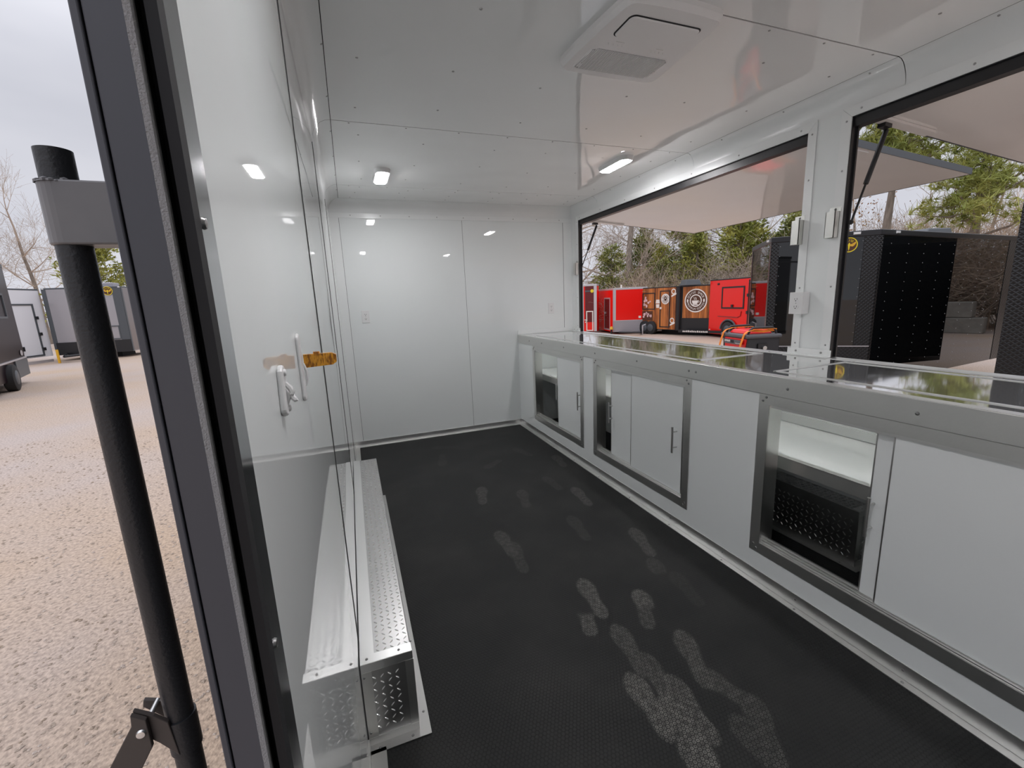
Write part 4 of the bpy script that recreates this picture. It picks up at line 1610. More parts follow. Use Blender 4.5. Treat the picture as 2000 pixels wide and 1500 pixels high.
mb.tube([f.p(1.4, -.53), f.p(f.L * .72, -.47, 1.1)], .05, 6)
mb.build('tongue', m_blacktrim, rt)
jk = f.p(f.L * .80, -.47, .8)
MB().cyl(jk + Vector((0, 0, .33)), jk + Vector((0, 0, -.15)), .03, 10).cyl(jk + Vector((0, 0, .3)), jk + f.d * .15 + Vector((0, 0, .38)), .015, 6).build('tongue_jack', m_silver, rt)

# --- red and silver trailer with its rear door, half hidden by the window post
ot = thing('red_door_trailer', (11.7, 22.2, GZ), 'silver-edged trailer with a dark red rear door, cut off by the far window jamb', 'trailer')
E0, E1 = (11.2, 21.95), (12.58, 20.6)
d = Vector((E1[0] - E0[0], E1[1] - E0[1])).normalized()
bk = Vector((-d.y, d.x))
pts = [E0, E1, (E1[0] + bk.x * .5, E1[1] + bk.y * .5), (E0[0] + bk.x * 3, E0[1] + bk.y * 3)]
body(ot, pts, -.5, 2.03, m_red, m_silver, .11)
supports(ot, pts, -.5)
f = Face(E0, E1)
mb = MB()
f.rect(mb, f.L - .16, f.L, -.5, 1.92, .02)
f.rect(mb, f.L - .98, f.L - .72, -.5, 1.92, .03)
mb.build('corner_post', m_silver, ot)
mb = MB()
f.rect(mb, f.L - .64, f.L - .16, .0, 1.92, .012)
mb.build('rear_door', m_reddk, ot)
mb = MB()
f.outline(mb, f.L - .58, f.L - .2, -.48, .60, .05, .03)
mb.build('step_door_frame', m_cream, ot)
mb = MB()
f.rect(mb, f.L - .64, f.L - .16, 1.62, 1.70, .02)
mb.build('cross_bar', m_greyt, ot)
mb = MB()
disc(mb, f.frame(f.L - .25, 1.66, .03), .09)
mb.build('round_sticker', m_yellow, ot)
MB().tube([f.p(f.L - .66, .12, .05), f.p(f.L - .52, .1, .08), f.p(f.L - .62, -.02, .08)], .03, 6).build('latch_handle', m_cream, ot)
t = thing('tongue_coupler', (12.9, 19.9, GZ), 'small trailer coupler with a brass ball mount before the red trailer', 'coupler')
MB().cyl((12.65, 19.3, GZ), (12.65, 19.3, -.35), .05, 10).build('post', m_blacktrim, t)
MB().dome((12.65, 19.3, -.35), (0, 0, 1), .09, .16, 10).build('coupler', m_gold, t, smooth=True)

# --- coffee trailer: wood-plank print, badge, door, stickers
ct = thing('coffee_trailer', (15.2, 17.0, GZ), 'wood-plank printed coffee trailer with a round white cup badge and black corners', 'trailer')
K0, K1, K2, K3 = (14.05, 19.0), (14.47, 16.61), (14.6, 16.45), (15.35, 14.42)
pts = [K0, K1, K2, K3, (17.4, 15.2), (16.4, 19.4)]
ZB, ZT = -.38, 1.68
body(ct, pts, ZB, ZT, m_blacktrim, m_blacktrim, .05)
supports(ct, pts, ZB)
fs_, ff = Face(K0, K1), Face(K2, K3)
mb = MB()
fs_.rect(mb, 0, fs_.L - .06, ZB + .03, ZT - .05, .012)
mb.build('plank_print_side', m_wood, ct)
mb = MB()
ff.rect(mb, .07, ff.L, .20, ZT - .06, .012)
mb.build('plank_print_front', m_wood, ct)
MB().cyl((K1[0] + .04, K1[1] - .08, ZB), (K1[0] + .04, K1[1] - .08, ZT - .05), .10, 12).build('corner_post', m_blacktrim, ct, smooth=True)
# the scale of the side: door in the right half, window to its left
L_ = fs_.L
mb = MB()
fs_.outline(mb, L_ - .98, L_ - .38, ZB + .12, 1.50, .045, .03)
mb.build('door_frame', m_blacktrim, ct)
MB().obox(fs_.p(L_ - .95, .62, .012), fs_.d * .09, fs_.n * .05, (0, 0, .10)).build('door_handle', m_cream, ct)
mb = MB()
fs_.outline(mb, L_ - 2.1, L_ - 1.29, .60, 1.42, .045, .03)
mb.build('window_frame', m_blacktrim, ct)


def cup(mb, fr, r, x0=0, y0=0):
    """cup on a saucer with steam, facing the viewer"""
    poly(mb, fr, [(x0 + x * r, y0 + y * r) for x, y in ((-.5, .12), (.5, .12), (.46, -.16), (.3, -.42), (-.3, -.42), (-.46, -.16))])
    poly(mb, fr, [(x0 + x * r, y0 + y * r) for x, y in ((-.58, -.46), (.58, -.46), (.4, -.58), (-.4, -.58))])
    seg = 10
    o = [fr(x0 + r * (.50 + .20 * math.cos(a)), y0 + r * (-.06 + .17 * math.sin(a))) for a in np.linspace(-1.5, 1.5, seg)]
    i = [fr(x0 + r * (.50 + .12 * math.cos(a)), y0 + r * (-.06 + .10 * math.sin(a))) for a in np.linspace(-1.5, 1.5, seg)]
    mb.add(o + i, [(k, k + 1, seg + k + 1, seg + k) for k in range(seg - 1)])
    for sx in (-.16, .02, .18):
        c = [(x0 + r * (sx + .05 * math.sin(q * 5)), y0 + r * (.2 + q * .42)) for q in np.linspace(0, 1, 7)]
        mb.add([fr(x - .03 * r, y) for x, y in c] + [fr(x + .03 * r, y) for x, y in c], [(k, k + 1, 8 + k, 7 + k) for k in range(6)])


BR = .53
bd = MB()
disc(bd, ff.frame(.69, .985, .016), BR, seg=48)
bo = bd.build('badge', m_brownp, ct)
bd = MB()
fr = ff.frame(.69, .985, .02)
disc(bd, fr, BR, seg=48, hole=BR * .90)
disc(bd, fr, BR * .53, seg=40, hole=BR * .44)
sx = 1 if fr(1, 0) is not None else 1
text_arc(bd, 'COFFEE SHACK', fr, BR * .715, BR * .27, -66, 66)
text_arc(bd, 'PREMIUM COFFEE', fr, BR * .715, BR * .25, 252, 108, inward=True)
disc(bd, fr, BR * .075, cx=-BR * .72, cy=0, seg=16, ry=BR * .15)
disc(bd, fr, BR * .075, cx=BR * .72, cy=0, seg=16, ry=BR * .15)
cup(bd, fr, BR * .56, -.03, -.03)
bd.build('lettering_and_cup', m_cream, bo)
# door badge (white disc)
bd = MB()
dcx = L_ - .66
disc(bd, fs_.frame(dcx, 1.10, .016), .25, seg=32)
bo = bd.build('door_badge', m_cream, ct)
bd = MB()
fr = fs_.frame(dcx, 1.10, .02)
disc(bd, fr, .135, seg=28, hole=.118)
text_arc(bd, 'COFFEE SHACK', fr, .18, .065, -75, 75)
text_arc(bd, 'PREMIUM COFFEE', fr, .18, .06, 245, 115, inward=True)
disc(bd, fr, .085, cy=.03, seg=16, hole=.05)
cup(bd, fr, .15)
bd.build('door_badge_print', m_brownp, bo)
# white cup and bean stickers
for (u, z, k) in ((L_ - .19, 1.44, 0), (L_ - 1.12, .88, 1), (L_ - .24, .08, 0)):
    mb = MB()
    fr = fs_.frame(u, z, .016)
    if k == 0:
        disc(mb, fr, .13, seg=18, hole=.085)
        poly(mb, fr, [(-.12, -.26), (.16, -.14), (.16, -.06), (-.12, -.18)])
    else:
        poly(mb, fr, [(-.09, -.2), (.09, -.2), (.11, -.02), (-.11, -.02)])
        poly(mb, fr, [(-.13, .02), (.13, .02), (.10, .2), (-.10, .2)])
    mb.build('sticker', m_cream, ct)
mb = MB()
rg = random.Random(8)
for z0, z1, u0, u1 in ((.72, 1.2, L_ - 1.98, L_ - 1.55), (.12, .46, L_ - 2.0, L_ - 1.5)):
    for k in range(9):
        u = u0 + (u1 - u0) * rg.random()
        z = z0 + (z1 - z0) * rg.random()
        disc(mb, fs_.frame(u, z, .03), rg.uniform(.05, .09), seg=10, ry=rg.uniform(.04, .08))
mb.build('pink_sticker', mat('pink_print', (.75, .52, .52), .5), ct)
mb = MB()
fs_.rect(mb, L_ - 2.1, L_ - 1.42, .06, .52, .012, .012)
mb.build('menu_board', m_brownp, ct)
wheel(ct, fs_.p(.55, GZ + .33, .02), fs_.n, .33, .22)
wheel(ct, fs_.p(.95, GZ + .33, .02), fs_.n, .33, .22)
MB().frustum([(14.35, 15.95, ZT), (15.05, 15.7, ZT), (15.3, 16.4, ZT), (14.6, 16.65, ZT)], [(14.45, 16.0, ZT + .26), (15.0, 15.8, ZT + .24), (15.2, 16.35, ZT + .24), (14.65, 16.55, ZT + .26)]).build('roof_unit', m_greyt, ct, bevel=.02)
mb = MB()
ff.rect(mb, .1, ff.L, ZB - .06, ZB + .06, .06, .35)
mb.build('tongue_plate', m_blacktrim, ct)
mb = MB()
for k in range(14):           # unreadable white lettering on the tongue plate
    u = .32 + k * .085
    ff.rect(mb, u, u + .055, ZB - .04, ZB + .03 + .012 * rg.uniform(-1, 1), .004, .411)
mb.build('plate_marks', m_cream, ct)

# --- red concession trailer with a black-framed hatch
r2 = thing('red_concession_trailer', (15.8, 14.0, GZ), 'bright red concession trailer with a black-framed window hatch and wheel arch', 'trailer')
G0, G1 = (15.05, 15.2), (14.87, 12.7)
pts = [G0, G1, (17.4, 12.4), (17.5, 15.0)]
ZB, ZT = -.48, 1.86
body(r2, pts, ZB, ZT, m_red, m_blacktrim, .05)
supports(r2, pts, ZB)
f = Face(G0, G1)
mb = MB()
f.outline(mb, .72, 1.95, .62, 1.53, .06, .02)
mb.build('hatch_frame', m_blacktrim, r2)
mb = MB()
f.rect(mb, .78, 1.89, .68, 1.47, .008)
h_ = mb.build('hatch', m_red, r2)
MB().obox(f.p(1.3, .69, .01), f.d * .09, f.n * .05, (0, 0, .1)).build('hatch_lock', m_blacktrim, h_)
mb = MB()
mb.tube([f.p(.55, .30, .02), f.p(1.65, .27, .02), f.p(1.8, .33, .02), f.p(1.84, .52, .02)], .012, 6)
mb.build('counter_edge', m_reddk, r2)
mb = MB()
f.rect(mb, 2.14, 2.18, ZB, ZT - .1, .02)
mb.build('door_seam', m_blacktrim, r2)
for z in (1.1, .42, -.15):
    MB().obox(f.p(2.1, z, .0), f.d * .1, f.n * .05, (0, 0, .12)).build('door_hinge', m_blacktrim, r2)
for u in (.5, 2.2):
    marker(r2, f, u, 1.66, m_blacktrim, .06, .04)
marker(r2, f, .08, -.3, m_lens, .03, .02)
wc_ = f.p(1.2, GZ + .36, .0)
wheel(r2, wc_ + f.n * .01, f.n, .33, .2)
arc = [wc_ + f.d * (.44 * math.cos(a)) + Vector((0, 0, .42 * math.sin(a))) + f.n * .05 for a in np.linspace(.05, math.pi - .05, 14)]
MB().tube(arc, .035, 6).build('wheel_arch', m_greyt, r2, smooth=True)
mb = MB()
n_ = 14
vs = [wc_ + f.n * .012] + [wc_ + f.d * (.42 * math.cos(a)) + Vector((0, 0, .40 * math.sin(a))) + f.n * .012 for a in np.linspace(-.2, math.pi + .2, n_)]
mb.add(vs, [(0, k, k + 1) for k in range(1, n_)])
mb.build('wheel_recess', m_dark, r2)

# --- left yard: white trailer, silver trailer, dark vehicle
wt_ = thing('white_trailer', (-15, 25.5, GZ), 'white enclosed trailer with a grey-framed side door across the yard', 'trailer')
A0, A1 = (-14.25, 24.9), (-13.65, 27.3)
pts = [A0, A1, (-16.0, 27.9), (-16.6, 25.4)]
body(wt_, pts, -.35, 2.80, m_whitet, m_greyt, .07)
supports(wt_, pts, -.35)
f = Face(A0, A1)
mb = MB()
f.outline(mb, .98, 2.05, -.3, 2.12, .07, .03)
mb.build('door_frame', m_greyt, wt_)
for z in (1.4, .65, -.05):
    MB().obox(f.p(2.0, z, .02), f.d * .12, f.n * .06, (0, 0, .14)).build('door_hinge', m_blacktrim, wt_)
MB().obox(f.p(1.0, .0, .02), f.d * .12, f.n * .06, (0, 0, .2)).build('door_latch', m_blacktrim, wt_)
mb = MB()
f.rect(mb, .3, 2.3, -.62, -.50, .12)
mb.build('side_step', m_silver, wt_)
MB().box(-15.3, -14.5, 26.0, 26.7, 2.8, 3.02).build('roof_unit', m_greyt, wt_, bevel=.03)

sl_ = thing('silver_trailer', (-12, 28.2, GZ), 'silver enclosed trailer with a black stone guard and a round yellow eagle badge', 'trailer')
S0, S1, S2 = (-13.45, 27.15), (-10.33, 26.85), (-10.2, 29.4)
pts = [S0, S1, S2, (-13.3, 29.7)]
body(sl_, pts, -.35, 2.83, m_silvert, m_greyt, .07)
supports(sl_, pts, -.35)
f, g = Face(S0, S1), Face(S1, S2)
mb = MB()
f.rect(mb, .0, .16, -.35, 2.76, .02)
mb.build('corner_post', m_greyt, sl_)
mb = MB()
f.rect(mb, f.L - .36, f.L, -.35, 2.76, .02)
g.rect(mb, 0, .1, -.35, 2.76, .02)
mb.build('corner_post', m_greyt, sl_)
mb = MB()
f.rect(mb, .1, f.L, -.35, .25, .03)
mb.build('stone_guard', m_blacktrim, sl_)
mb = MB()
f.outline(mb, f.L - 1.2, f.L - .36, .28, .95, .05, .03)
mb.build('side_hatch', m_greyt, sl_)
mb = MB()
g.rect(mb, .12, g.L, -.3, 2.74, .012)
mb.build('side_skin', m_brownt, sl_)
mb = MB()
g.outline(mb, 1.05, 1.9, -.2, 2.05, .07, .04)
mb.build('side_door_frame', m_greyt, sl_)
MB().obox(g.p(1.12, .6, .02), g.d * .12, g.n * .08, (0, 0, .18)).build('door_latch', m_blacktrim, sl_)
emblem(sl_, f, 2.60, 2.62, .21, .025)
for u in (.06, 1.3, 2.0, f.L - .06):
    marker(sl_, f, u, 2.79, m_lens, .05, .03)
mb = MB()
mb.tube([f.p(.4, -.3), f.p(1.2, -.32, 1.5)], .06, 6)
mb.tube([f.p(2.0, -.3), f.p(1.2, -.32, 1.5)], .06, 6)
mb.build('tongue', m_blacktrim, sl_)
jk = f.p(.85, -.3, 1.3)
MB().cyl(jk + Vector((0, 0, .3)), jk + Vector((0, 0, -.32)), .05, 10).build('tongue_jack', m_gold, sl_)
MB().box(-11.6, -10.9, 27.6, 28.3, 2.83, 3.06).build('roof_unit', m_treadsil, sl_, bevel=.03)

dv = thing('black_enclosed_trailer', (-10.5, 16.5, GZ), 'gloss-black enclosed trailer with a grey lower skirt, cut off at the left edge', 'trailer')
V0, V1 = (-8.6, 14.4), (-10.1, 18.76)
pts = [V0, V1, (-12.4, 18.0), (-10.9, 13.6)]
body(dv, pts, -.32, 3.14, mat('dark_maroon_paint', (.012, .005, .008), .3, spec=.25), m_blacktrim, .12)
supports(dv, pts, -.32)
f = Face(V0, V1)
mb = MB()
f.rect(mb, f.L - 1.5, f.L + .02, -.35, .18, .03)
mb.build('lower_skirt', m_greyt, dv)
mb = MB()
f.rect(mb, 0, f.L, .18, .22, .04)
mb.build('skirt_edge', m_silver, dv)
mb = MB()
disc(mb, f.frame(f.L - .42, .36, .02), .16, ry=.09, seg=20)
mb.build('tail_lamp', m_silver, dv)
mb = MB()
f.outline(mb, f.L - 2.6, f.L - 1.0, 1.45, 2.2, .06, .03)
mb.build('window_frame', m_greyt, dv)
wheel(dv, f.p(f.L - 2.35, GZ + .38, .02), f.n, .38, .24)


# ================================================================== TREES
def rnd_perp(d, rg):
    while True:
        v = Vector((rg.uniform(-1, 1), rg.uniform(-1, 1), rg.uniform(-1, 1)))
        v = v - d * v.dot(d)
        if v.length > .1:
            return v.normalized()


def grow(mb, p, d, L, r, depth, rg, up=.12, bend=.18, kids=(2, 4), minr=.004, spread=(.45, .95)):
    n = 4 if depth > 2 else 3
    path = [p]
    rad = [r]
    q, dd = p.copy(), d.copy()
    pts = []
    for k in range(n):
        dd = (dd + rnd_perp(dd, rg) * bend * rg.random() + Vector((0, 0, up * .3))).normalized()
        q = q + dd * (L / n)
        path.append(q.copy())
        rad.append(max(minr, r * (1 - .45 * (k + 1) / n)))
        pts.append((q.copy(), dd.copy(), rad[-1]))
    mb.tube(path, rad, 5 if depth > 3 else 3, caps=False)
    if depth == 0:
        return
    for k in range(rg.randint(*kids)):
        i = rg.randint(max(0, n // 2 - 1), n - 1)
        pp, pd, pr = pts[i]
        s = rnd_perp(pd, rg)
        nd = (pd * rg.uniform(.5, 1) + s * rg.uniform(*spread) + Vector((0, 0, up))).normalized()
        grow(mb, pp, nd, L * rg.uniform(.6, .85), max(minr, pr * rg.uniform(.5, .72)), depth - 1, rg, up, bend, kids, minr, spread)
    pp, pd, pr = pts[-1]
    grow(mb, pp, pd, L * .75, max(minr, pr * .85), depth - 1, rg, up, bend, kids, minr, spread)


def bare_tree_mesh(seed, h, r, depth=6):
    rg = random.Random(seed)
    tk, tw = MB(), MB()
    p = Vector((0, 0, 0))
    d = Vector((rg.uniform(-.06, .06), rg.uniform(-.06, .06), 1)).normalized()
    path, rad = [p.copy()], [r * 1.2]
    q = p.copy()
    nseg = 7
    for k in range(nseg):
        d = (d + rnd_perp(d, rg) * .07).normalized()
        q = q + d * h * .75 / nseg
        path.append(q.copy())
        rad.append(r * (1 - .6 * (k + 1) / nseg))
    tk.tube(path, rad, 9, caps=False)
    for k in range(9):
        f = rg.uniform(.28, 1)
        i = int(f * nseg)
        a = rg.random() * 6.28
        nd = Vector((math.cos(a), math.sin(a), rg.uniform(.1, .8))).normalized()
        grow(tw, path[i], nd, h * rg.uniform(.14, .22), rad[i] * rg.uniform(.4, .6), depth - 2, rg, .12, .22, (2, 3), .0055)
    grow(tw, path[-1], d, h * .2, rad[-1], depth - 2, rg, .12, .2, (2, 3), .0055)
    return tk, tw


def spray(mb, p, d, L, W, rg):
    """flat foliage spray: a narrow kite"""
    s = rnd_perp(d, rg)
    mb.add([p, p + d * L * .45 + s * W, p + d * L, p + d * L * .45 - s * W], [(0, 1, 2, 3)])


def cedar_mesh(seed, h, rbase, n, sizes=(.10, .26)):
    rg = random.Random(seed)
    fol, st = MB(), MB()
    st.tube([(0, 0, 0), (rg.uniform(-.1, .1), rg.uniform(-.1, .1), h * .5), (0, 0, h * .95)], [.13, .09, .02], 7, caps=False)
    branches = []
    for k in range(int(34 + h * 7)):
        z = h * (rg.random() ** 1.15) * .93 + .15
        a = rg.random() * 6.28
        R_ = rbase * (1 - (z / h)) ** .75 * rg.uniform(.6, 1.15) + .12
        tip = Vector((math.cos(a) * R_, math.sin(a) * R_, z + R_ * rg.uniform(.05, .5)))
        st.tube([(0, 0, z), tip * .5 + Vector((0, 0, z * .5 - .02)), tip], [.03, .018, .006], 3, caps=False)
        branches.append((Vector((0, 0, z)), tip))
    for k in range(n):
        b0, b1 = rg.choice(branches)
        f = rg.random() ** .6
        p = b0.lerp(b1, f) + Vector((rg.gauss(0, .13), rg.gauss(0, .13), rg.gauss(0, .11)))
        d = ((b1 - b0).normalized() * .7 + Vector((rg.gauss(0, .6), rg.gauss(0, .6), rg.gauss(.15, .5)))).normalized()
        spray(fol, p, d, rg.uniform(*sizes), rg.uniform(.018, .05), rg)
    return fol, st


def pine_mesh(seed, h, n_tufts, zmin=.45):
    rg = random.Random(seed)
    fol, st = MB(), MB()
    st.tube([(0, 0, 0), (.1, .05, h * .5), (0, .1, h)], [.17, .12, .03], 8, caps=False)
    tufts = []
    for k in range(34):
        z = h * rg.uniform(zmin, .98)
        a = rg.random() * 6.28
        R_ = (h * .30) * (1.15 - z / h) + .35
        tip = Vector((math.cos(a) * R_, math.sin(a) * R_, z + rg.uniform(-.1, .7)))
        base = Vector((0, 0, z))
        mid = base.lerp(tip, .5) - Vector((0, 0, .15))
        st.tube([base, mid, tip], [.045, .03, .01], 4, caps=False)
        for j in range(n_tufts // 34):
            f = rg.uniform(.35, 1.05)
            tufts.append(base.lerp(tip, f) + Vector((rg.gauss(0, .2), rg.gauss(0, .2), rg.gauss(0, .16))))
    for c in tufts:
        ax = Vector((rg.gauss(0, 1), rg.gauss(0, 1), rg.gauss(.6, .7))).normalized()
        for j in range(16):
            d = (ax + Vector((rg.gauss(0, .7), rg.gauss(0, .7), rg.gauss(0, .7)))).normalized()
            s = rnd_perp(d, rg) * .013
            e = c + d * rg.uniform(.18, .34)
            fol.add([c - s, c + s, e], [(0, 1, 2)])
    return fol, st


def thicket_mesh(seed, w, h, n, vines=True):
    rg = random.Random(seed)
    mb = MB()
    for k in range(n):
        p = Vector((rg.uniform(-w, w), rg.uniform(-.8, .8), -.05))
        d = Vector((rg.gauss(0, .35), rg.gauss(0, .3), 1)).normalized()
        grow(mb, p, d, h * rg.uniform(.22, .42), rg.uniform(.012, .03), 3, rg, .05, .5, (1, 3), .005, (.5, 1.3))
    return mb


def leaf_scatter(seed, w, h, n):
    rg = random.Random(seed)
    mb = MB()
    for k in range(n):
        p = Vector((rg.gauss(0, w), rg.gauss(0, w * .5), h + rg.gauss(0, h * .3)))
        d = Vector((rg.gauss(0, 1), rg.gauss(0, 1), rg.gauss(0, 1))).normalized()
        spray(mb, p, d, rg.uniform(.08, .14), .03, rg)
    return mb


def make_plant(name, loc, label, cat, parts, rot=0, scale=1, group=None):
    """parts: list of (name, mesh, material, stuff)"""
    t = bpy.data.objects.new(name, None)
    t.location = loc
    t.rotation_euler = (0, 0, rot)
    t.scale = (scale,) * 3
    COL.objects.link(t)
    tag(t, label, cat, group)
    for pn_, me_, stuff in parts:
        o = bpy.data.objects.new(pn_, me_)
        COL.objects.link(o)
        o.parent = t
        if stuff:
            o['kind'] = 'stuff'
    return t


def mesh_of(mb, name, m):
    me_ = bpy.data.meshes.new(name)
    me_.from_pydata([tuple(v) for v in mb.v], [], mb.f)
    me_.materials.append(m)
    me_.update()
    return me_


BT = []
for i in range(4):
    tk, tw = bare_tree_mesh(20 + i, 11, .2, 6)
    BT.append((mesh_of(tk, 'trunk', m_bark), mesh_of(tw, 'branches', m_twig)))
CD = []
for i in range(3):
    fo, st = cedar_mesh(40 + i, 5.2, 1.9, 6500)
    CD.append((fo, st))
CDM = [(mesh_of(fo, 'foliage', m_cedar if i != 1 else m_cedar2), mesh_of(st, 'stem', m_bark)) for i, (fo, st) in enumerate(CD)]
TH = [mesh_of(thicket_mesh(60 + i, 2.6, 4.2, 95), 'twigs', (m_twig, m_vine, m_twig)[i]) for i in range(3)]
PM = [(mesh_of(fo, 'needles', m_pine), mesh_of(st, 'stem', m_bark)) for fo, st in (pine_mesh(80, 6.2, 900, .5), pine_mesh(81, 7.0, 760, .70))]


def bare(x, y, k, rot, s, label, group='bare winter trees behind the parked trailers'):
    make_plant('bare_tree', (x, y, GZ - .1), label, 'tree', [('trunk', BT[k][0], False), ('branches', BT[k][1], True)], rot, s, group)


def cedar(x, y, k, rot, s, label):
    make_plant('cedar_tree', (x, y, GZ - .1), label, 'tree', [('foliage', CDM[k][0], True), ('stem', CDM[k][1], False)], rot, s, 'evergreen cedars behind the parked trailers')


def thick(x, y, k, rot, s, label):
    make_plant('brush_thicket', (x, y, GZ), label, 'brush', [('twigs', TH[k], True)], rot, s, 'brush thickets along the yard edge')


LB = 'leafless tree standing in the wood line behind the trailers'
bare(17.26, 24.11, 0, .4, 1.25, 'thick-trunked leafless tree rising behind the red cargo trailer')
bare(16.2, 29.6, 1, 2.0, 1.1, LB)
bare(14.2, 27.5, 2, 1.0, 1.0, LB)
bare(20.8, 27.5, 3, 4.0, 1.1, LB)
bare(23.2, 25.3, 1, .3, 1.0, LB)
bare(25.2, 23.2, 2, 3.0, 1.05, LB)
bare(26.8, 20.5, 3, 5.0, .75, LB)
bare(28.5, 17.8, 3, 1.5, .7, LB)
bare(28.8, 14.8, 1, 3.6, .62, LB)
bare(31.5, 13.4, 2, 2.2, .7, LB)
bare(31.0, 10.5, 3, .9, .65, LB)
bare(33.0, 8.0, 2, 4.4, .7, LB)
LC = 'dark green cedar filling the tree line behind the trailers'
cedar(15.3, 23.3, 0, .3, 1.0, 'bushy dark green cedar behind the red cargo trailer')
cedar(17.9, 21.9, 2, 1.3, .78, LC)
cedar(19.6, 20.9, 1, 2.3, 1.12, 'yellow-green cedar rising above the coffee trailer')
cedar(20.9, 19.1, 1, 4.1, 1.2, 'tall yellow-green cedar behind the red concession trailer')
cedar(23.6, 18.2, 2, .9, 1.15, LC)
cedar(18.6, 24.6, 2, 2.7, 1.1, LC)
cedar(20.6, 22.3, 0, 5.1, 1.1, LC)
cedar(22.0, 18.9, 1, 3.3, 1.05, LC)
cedar(22.3, 24.8, 1, .7, 1.4, LC)
cedar(24.8, 22.2, 2, 1.9, 1.45, LC)
cedar(26.2, 19.6, 1, 2.9, 1.35, LC)
cedar(20.0, 26.4, 0, 4.0, 1.3, LC)
cedar(19.0, 23.4, 1, 5.5, 1.0, LC)
LT = 'tangle of bare brown brush at the edge of the wood'
for i, (x, y, s) in enumerate(((14.6, 25.5, .9), (17.2, 24.4, 1.0), (19.2, 23.4, 1.1), (21.4, 21.6, 1.2), (23.0, 19.8, 1.2), (24.2, 17.3, 1.3),
                               (25.0, 14.6, 1.35), (26.2, 12.2, 1.35), (26.6, 9.8, 1.4), (27.0, 7.4, 1.4), (17.0, 21.2, .95), (18.8, 19.0, 1.0), (20.2, 17.2, 1.05), (21.5, 15.6, 1.1), (15.6, 22.4, .8), (28.0, 14.0, 1.5), (28.6, 10.5, 1.5))):
    thick(x, y, i % 3, -.9 + i * .12, s, LT)
make_plant('pine_tree', (20.9, 9.1, GZ - .1), 'light green pine with long needles above the black trailer', 'tree', [('needles', PM[0][0], True), ('stem', PM[0][1], False)], .5, 1.15)
make_plant('pine_tree', (21.9, 12.4, GZ - .1), 'smaller green pine seen between the two awnings', 'tree', [('needles', PM[1][0], True), ('stem', PM[1][1], False)], 2.5, 1.3)
make_plant('oak_sapling', (23.4, 14.4, GZ), 'sapling with a few rust-orange leaves above the black trailer', 'sapling', [('leaves', mesh_of(leaf_scatter(5, .9, 4.2, 500), 'leaves', m_rust), True), ('stem', mesh_of(MB().tube([(0, 0, 0), (.2, 0, 2.2), (0, 0, 4.6)], [.05, .035, .015], 6), 'stem', m_bark), False)])
LL = 'leafless tree behind the white and silver trailers'
bare(-27, 44, 0, 1.0, 1.0, LL, 'bare trees on the left of the yard')
bare(-23.5, 47, 2, 2.2, 1.0, LL, 'bare trees on the left of the yard')
bare(-31, 49, 3, .2, 1.2, LL, 'bare trees on the left of the yard')
make_plant('cedar_tree', (-17.3, 42, GZ), 'feathery green evergreen behind the silver trailer', 'tree', [('foliage', CDM[1][0], True), ('stem', CDM[1][1], False)], 1.0, 1.7)

# wood edge and concrete blocks off to the right: what the black trailer's side mirrors
LR = 'cedar at the right-hand end of the yard, mirrored in the black trailer'
for i, (x, y, s_) in enumerate(((27.5, 4.5, 1.3), (28.5, 1.5, 1.5), (28, -1.5, 1.4), (27.5, -4.5, 1.5), (26.5, -7.5, 1.5), (24.5, -10, 1.5), (22, -12, 1.4))):
    make_plant('cedar_tree', (x, y, GZ - .1), LR, 'tree', [('foliage', CDM[i % 3][0], True), ('stem', CDM[i % 3][1], False)], i * 1.3, s_, 'cedars at the right end of the yard')
for i, (x, y) in enumerate(((25.8, 3), (26, .2), (25.6, -2.8), (25, -5.8), (23.6, -8.6))):
    make_plant('brush_thicket', (x, y, GZ), 'tangle of bare brown brush at the right-hand end of the yard', 'brush', [('twigs', TH[i % 3], True)], 1.4 + i * .15, 1.4, 'brush thickets at the right end of the yard')
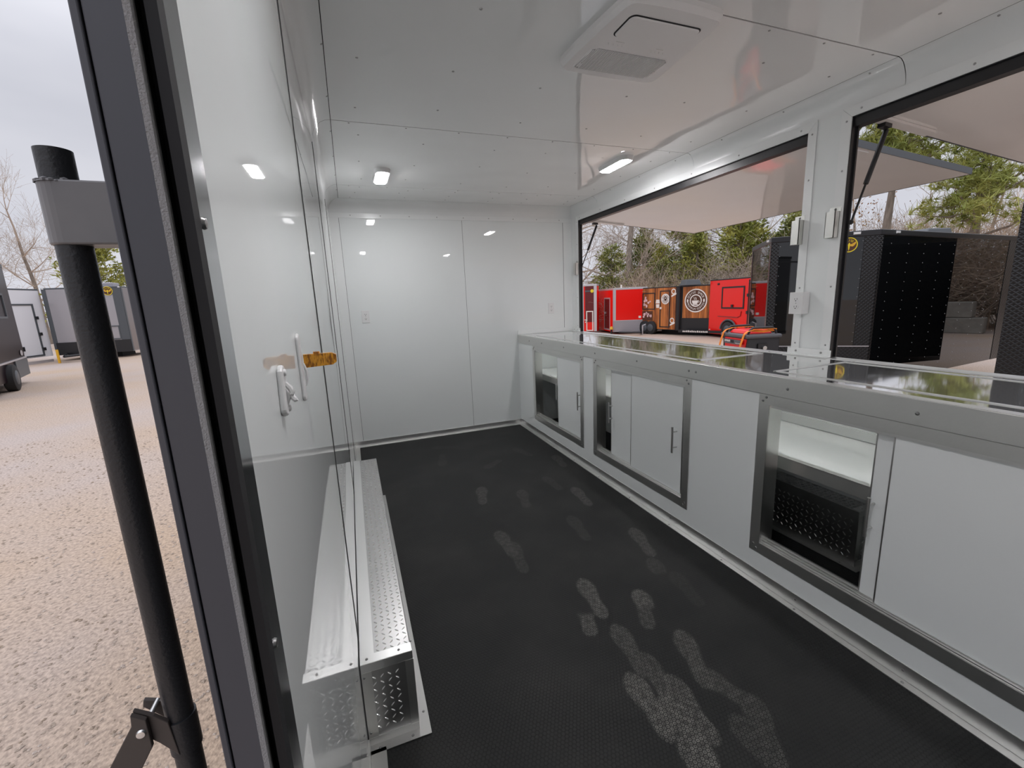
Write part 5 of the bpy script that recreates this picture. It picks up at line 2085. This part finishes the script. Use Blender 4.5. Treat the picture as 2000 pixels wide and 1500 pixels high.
m_conc = mat('weathered_concrete', (.30, .29, .26), .9, var=(2.5, (.42, .41, .37), 5), bump=(12, .01, 4))
t = thing('concrete_block_wall', (21.5, -3, GZ), 'low wall of large concrete blocks at the right-hand end of the yard', 'wall')
bme = None
for row in range(2):
    for k in range(7):
        if row == 1 and k in (2,):
            continue
        p0 = Vector((22.6 - .09 * k * 1.5, 2.0 - k * 1.5 - row * .35, GZ + row * .6))
        if bme is None:
            b = MB().obox((0, 0, 0), (-.13, -1.46, 0), (.6, -.05, 0), (0, 0, .585)).build('concrete_block', m_conc, t, bevel=.03)
            bme = b.data
        else:
            b = bpy.data.objects.new('concrete_block', bme)
            COL.objects.link(b)
            attach(b, t)
            md = b.modifiers.new('bevel', 'BEVEL')
            md.width = .03
            md.segments = 2
        b.location = p0

# repeats get a label of their own by their order from left to right as seen through the openings
ORD = ['leftmost', 'second', 'third', 'fourth', 'fifth', 'sixth', 'seventh', 'eighth', 'ninth', 'tenth', 'eleventh', 'twelfth', 'thirteenth',
       'fourteenth', 'fifteenth', 'sixteenth', 'seventeenth', 'eighteenth']
for grp, kind, where in (('bare winter trees behind the parked trailers', 'leafless grey-brown tree', 'in the wood behind the parked trailers'),
                         ('evergreen cedars behind the parked trailers', 'green cedar', 'in the tree line behind the parked trailers'),
                         ('brush thickets along the yard edge', 'tangle of bare brown brush', 'along the yard edge behind the trailers'),
                         ('bare trees on the left of the yard', 'leafless tree', 'behind the white and silver trailers'),
                         ('cedars at the right end of the yard', 'green cedar', 'at the right end of the yard'),
                         ('brush thickets at the right end of the yard', 'tangle of brown brush', 'at the right end of the yard')):
    obs = sorted((o for o in scene.objects if o.get('group') == grp), key=lambda o: math.atan2(o.location.x, o.location.y))
    seen = {}
    for o in obs:
        seen.setdefault(o['label'], []).append(o)
    for lab, os_ in seen.items():
        if len(os_) > 1:
            for i, o in enumerate(obs):
                if o in os_:
                    o['label'] = ('%s %s from the left %s' % (ORD[i], kind, where)) if i else ('leftmost %s %s' % (kind, where))
